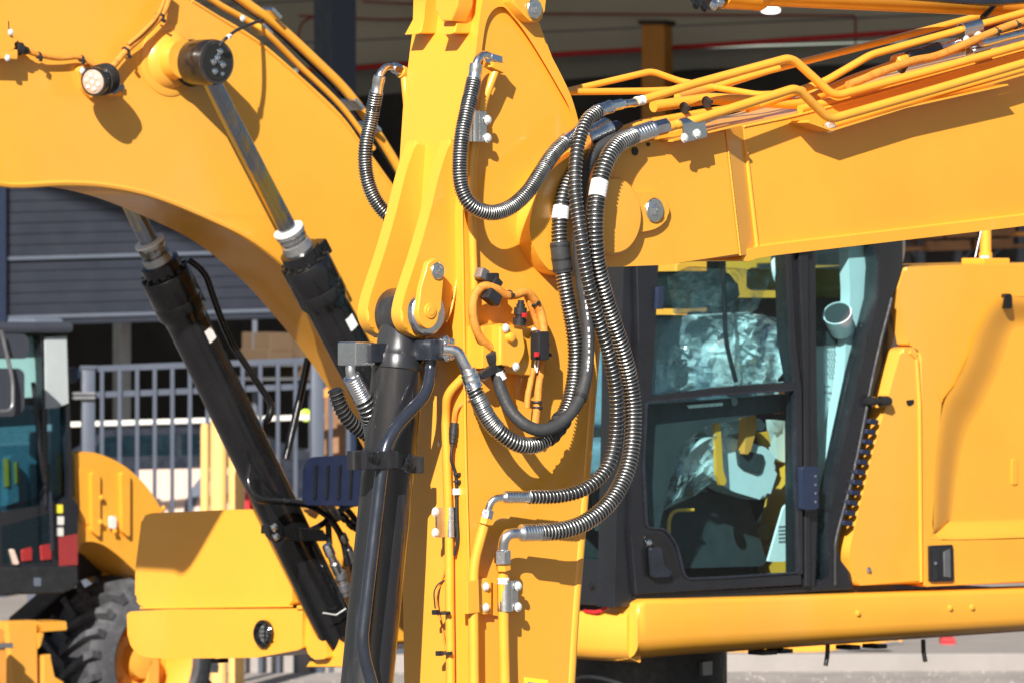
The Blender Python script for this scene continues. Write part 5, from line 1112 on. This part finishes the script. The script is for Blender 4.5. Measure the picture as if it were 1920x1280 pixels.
# printed board leaning behind the fence
bn = thing('banner_board', 'pale pink board with blue and red shapes behind the fence', 'banner', at_(37.4, 370, 1240).xy.to_3d())
NF = Fr(at_(37.4, 370, 950), 6)
MB().plate(NF, [(258, 880), (520, 874), (520, 1180), (258, 1180)], 0, .03, .004).build('panel', 'peach', bn)
MB().plate(NF, cat2([(340, 980), (352, 930), (376, 894), (400, 880), (410, 884), (388, 906), (366, 946), (354, 990)], 4), .006, .004, 0).build('blue_shape', 'strip', bn)
MB().plate(NF, [(432, 990), (446, 930), (470, 900), (480, 904), (480, 990)], .006, .004, 0).build('red_shape', 'red', bn); MB().plate(NF, [(424, 890), (470, 886), (470, 900), (440, 930), (424, 930)], .006, .004, 0).build('blue_shape', 'strip', bn)
for x in (270, 505): p = NF.at(x, 1180, -.05); MB().box((p.x, p.y, .4), (X, Yv, Z), (.03, .03, .4), .004).build('leg', 'plate', bn)
# red and yellow drums under the fence line
def drum(px, py, t, w, m_, label):
    p = at_(t, px, py); r = w / 2 * K * t; h = p.z; th_ = thing('drum', label, 'drum', (p.x, p.y, 0), 'drums behind the fence')
    MB().lathe((p.x, p.y, 0), Z, [(0, r * .98), (.02, r), (h * .3, r), (h * .32, r * 1.05), (h * .36, r), (h * .65, r), (h * .67, r * 1.05), (h * .71, r), (h - .02, r), (h, r * .97)], 28).build('shell', m_, th_)
    MB().lathe((p.x, p.y, h - .012), Z, [(0, r * .9), (.01, r * .9)], 28).build('lid', m_, th_)
drum(488, 1228, 38.0, 40, 'red', 'red drum below the yellow bumper, left of the two red ones'); drum(532, 1228, 38.4, 44, 'red', 'red drum below the yellow bumper beside the first red one'); drum(424, 1226, 38.2, 34, 'peach_yellow', 'yellow drum below the yellow bumper')
# pallet of boxes seen under the boom
for i, (px, py, w, h, lab) in enumerate(((502, 640, 50, 34, 'brown box on the left of the upper stack row'), (556, 652, 44, 36, 'brown box under the rear boom, right of its row'), (500, 664, 52, 22, 'flat brown box beneath the upper left box'), (560, 690, 44, 30, 'brown box low beside the right fence post'))):
    t = 44; p = at_(t, px, py); c = tag(MB().box(p, (Fr(p, 30).u, Fr(p, 30).n, Z), (w / 2 * K * t, .25, h / 2 * K * t), .01).build('carton', 'card'), lab, 'carton', 'cartons on the storage shelf')
sh_ = thing('storage_shelf', 'dark steel shelf holding cartons inside the shed opening', 'shelf', at_(44, 530, 1100).xy.to_3d())
for y in (682, 708): p = at_(44, 530, y); MB().box(p, (Fr(p, 30).u, Fr(p, 30).n, Z), (.42, .3, .012), .004).build('shelf_board', 'plate', sh_)
for x in (478, 584):
    p = at_(44, x, 600); MB().box((p.x, p.y, p.z / 2), (X, Yv, Z), (.02, .02, p.z / 2), .003).build('upright', 'fence', sh_)
p = at_(39, 573, 778); lr = tag(MB().lathe((p.x, p.y, p.z), Vector((.2, -1, .1)), [(-.02, .0), (0, .044), (.012, .044), (.02, .02)], 20).build('reflector', 'lime'), 'small lime yellow disc beside the right fence post', 'reflector')
p = at_(37, 628, 740); wb = thing('timber_post', 'brown timber post with an orange cap right of the fence post', 'post', (p.x, p.y, 0))
MB().box((p.x, p.y, p.z / 2), (X, Yv, Z), (.07, .07, p.z / 2), .01).build('shaft', 'timber', wb); MB().box((p.x, p.y, p.z + .03), (X, Yv, Z), (.08, .08, .05), .015).build('cap', 'belt', wb)

# ================================================================== warehouse behind
BF = Fr(dep(560, 590, 46), 30)
wa = thing('warehouse', 'grey slatted warehouse wall with a dark opening below', 'warehouse', BF.at(300, 1150).xy.to_3d())
def bpl(name, pts, off, th, m_, par=wa, bev=.004): return MB().plate(BF, pts, off, th, bev, 1).build(name, m_, par)
y = 200
while y < 584:
    strip_ = (452 < y < 470) or (y > 562)
    h = 8 if strip_ else 20.5
    sl_ = -.03
    bpl('pale_slat' if strip_ else 'slat', [(-80, y + 18), (562, y), (562, y + h - .7), (-80, y + h - .7 + 18)], 0 if not strip_ else .03, .04, 'strip' if strip_ else 'slat'); y += h
bpl('backing', [(-80, 200), (560, 190), (560, 588), (-80, 606)], -.05, .1, 'dark_wall'); bpl('corner_column', [(-60, 340), (12, 340), (12, 1160), (-60, 1160)], .08, .2, 'navy'); bpl('lintel', [(-80, 604), (562, 586), (562, 596), (-80, 614)], .02, .3, 'slat')
bpl('steel_column', [(620, -160), (668, -160), (668, 1130), (620, 1130)], .2, .3, 'navy')
bpl('inner_post', [(226, 600), (246, 600), (246, 1130), (226, 1130)], -1.2, .15, 'plate')
# interior of the open shed
IF = Fr(dep(900, 400, 62), -18)
ib = thing('shed', 'open shed interior with pale upper cladding and dark lower wall', 'shed', IF.at(900, 1150).xy.to_3d())
def ip(name, pts, off, th, m_, bev=.004): return MB().plate(IF, pts, off, th, bev, 1).build(name, m_, ib)
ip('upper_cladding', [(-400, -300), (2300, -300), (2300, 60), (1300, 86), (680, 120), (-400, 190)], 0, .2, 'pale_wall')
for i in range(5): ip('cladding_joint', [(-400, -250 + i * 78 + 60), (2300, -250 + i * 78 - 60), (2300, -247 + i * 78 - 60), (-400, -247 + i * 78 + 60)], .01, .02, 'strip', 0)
ip('middle_band', [(-400, 196), (680, 128), (1300, 92), (2300, 60), (2300, 100), (1300, 130), (680, 180), (-400, 240)], -.05, .2, 'grey_clad'); ip('lower_wall', [(-400, 236), (680, 176), (1300, 128), (2300, 98), (2300, 1150), (-400, 1150)], -.1, .2, 'dark_wall')
def rp_(P, r, m_='red', name='red_pipe'): MB().tube(fil([IF.at(*p) for p in P], .2), r * K * 62, 12).build(name, m_, ib)
rp_(((560, 134, .5), (680, 127, .5), (1040, 103, .5), (1280, 89, .5), (2000, 40, .5)), 5)
rp_(((560, 30, .3), (730, 38, .3), (1020, 26, .3), (1590, 30, .3), (1604, 30, .3), (1604, 90, .3)), 2, 'red_dark', 'sprinkler_pipe'); rp_(((558, 100, .3), (562, 34, .3), (640, 30, .3)), 2, 'red_dark', 'sprinkler_pipe'); rp_(((680, 4, .35), (900, 12, .35)), 2, 'red_dark', 'sprinkler_pipe')
ip('crane_post', [(1203, 42), (1246, 42), (1246, 1130), (1203, 1130)], 1.2, .3, 'orange'); ip('crane_bracket', [(1196, 38), (1250, 38), (1250, 46), (1196, 46)], 1.25, .35, 'dark_wall')
RFz = IF.at(900, -290).z
MB().box(Vector((0, 52, RFz + 1.5)), (X, Yv, Z), (40, 30, .15), .02).build('roof', 'pale_wall', ib)  # oversized unseen roof, front edge pulled forward to shade shed and warehouse
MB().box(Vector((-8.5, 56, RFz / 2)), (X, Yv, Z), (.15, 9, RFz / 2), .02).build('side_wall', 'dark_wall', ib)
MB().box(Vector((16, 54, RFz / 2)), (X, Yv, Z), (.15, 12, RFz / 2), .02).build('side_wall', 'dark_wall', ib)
lp = IF.at(1445, 16, 2.); lamp_c = thing('ceiling_lamp', 'small lit white lamp under the shed roof', 'lamp', (lp.x, lp.y, lp.z))
MB().lathe(lp, -Z, [(-.02, .05), (0, .09), (.03, .1), (.05, .06)], 24).build('diffuser', 'lamp_on', lamp_c); MB().cyl(lp, lp + Z * 1.2, .015, seg=10).build('rod', 'plate', lamp_c)
# pallet rack at the right
KF = Fr(dep(1800, 460, 50), 20)
rk = thing('pallet_rack', 'blue grey steel pallet rack with orange beams behind the hood', 'rack', KF.at(1800, 1100).xy.to_3d())
def kpl(name, pts, off, th, m_): return MB().plate(KF, pts, off, th, .003, 1).build(name, m_, rk)
for x in (1728, 1798, 1916, 1700): kpl('upright', [(x - 7, 340), (x + 7, 340), (x + 7, 1190), (x - 7, 1190)], 0 if x != 1700 else -.9, .06, 'fence')
for (p, q) in (((1690, 440), (1726, 490)), ((1800, 494), (1848, 440)), ((1848, 494), (1912, 430))): kpl('brace', [(p[0] - 4, p[1]), (p[0] + 4, p[1]), (q[0] + 4, q[1]), (q[0] - 4, q[1])], -.02, .03, 'fence')
for y in (440, 462): kpl('beam', [(1660, y + 2), (2100, y - 10), (2100, y - 2), (1660, y + 10)], .01, .05, 'belt' if y < 450 else 'timber')
for i, (x, y, w) in enumerate(((1700, 430, 70), (1774, 427, 60), (1840, 424, 64), (1740, 452, 80), (1830, 449, 70))):
    tag(MB().plate(KF, [(x, y), (x + w, y - 2), (x + w, y + 17), (x, y + 19)], .1, .7, .004, 1).build('timber_plank', 'timber'), ('brown plank on the upper rack level, ' + ('left end', 'middle', 'right end')[i]) if i < 3 else ('brown plank on the lower rack level, ' + ('left', 'right')[i - 3]), 'plank', 'planks stored on the pallet rack')
kpl('back_mesh', [(1640, 340), (2100, 330), (2100, 1190), (1640, 1190)], -1.2, .03, 'dark_wall')
# yellow machine seen through the cab glass and low blade beyond the frame
YF = Fr(dep(1400, 520, 27), 40)
ym = thing('tracked_machine', 'pale yellow machine seen through the cab windows', 'machine', YF.at(1400, 1150).xy.to_3d())
def yp(name, pts, off, th, m_='yellow_far'): return MB().plate(YF, pts, off, th, .02, 2).build(name, m_, ym)
yp('housing', rnd([(1270, 486, 10), (1480, 478, 10), (1500, 560), (1640, 560), (1640, 660), (1260, 680)]), 0, 1.2); yp('grille', [(1424, 494), (1462, 492), (1462, 510), (1424, 512)], .02, .05, 'black_matt')
yp('window', [(1530, 470), (1620, 466), (1620, 556), (1530, 556)], -.2, .6, 'black_matt'); yp('side_panel', [(1530, 500), (1600, 498), (1600, 580), (1530, 580)], .1, .3); yp('lower_body', [(1260, 690), (1640, 670), (1640, 760), (1260, 780)], -.1, 1.2, 'black_matt')
for x in (1240, 1320):
    p = YF.at(x, 780, -.5); MB().box((p.x, p.y, p.z / 2), (YF.u, YF.n, Z), (.07, .07, p.z / 2), .02).build('leg', 'black_matt', ym)
lb_ = thing('loader_bucket', 'wide yellow bucket lying on the concrete beyond the frame', 'bucket', dep(1540, 1215, 37.2).xy.to_3d())
UF = Fr(dep(1540, 1214, 37.2), 8)
MB().plate(UF, rnd([(1300, 1170), (1680, 1170), (1700, 1200, 10), (1480, 1234, 14), (1300, 1240)]), 0, .6, .02).build('shell', 'yellow', lb_); MB().plate(UF, [(1300, 1238), (1480, 1231), (1684, 1200), (1696, 1206), (1480, 1236), (1300, 1243)], .05, .1, .004).build('cutting_edge', 'plate', lb_)
p = dep(1776, 1204, 38.9); rb_o = tag(MB().box((p.x, p.y, p.z), (X, Yv, Z), (.05, .1, .04), .01).build('red_block', 'red'), 'small red block on the concrete under the frame edge', 'block')
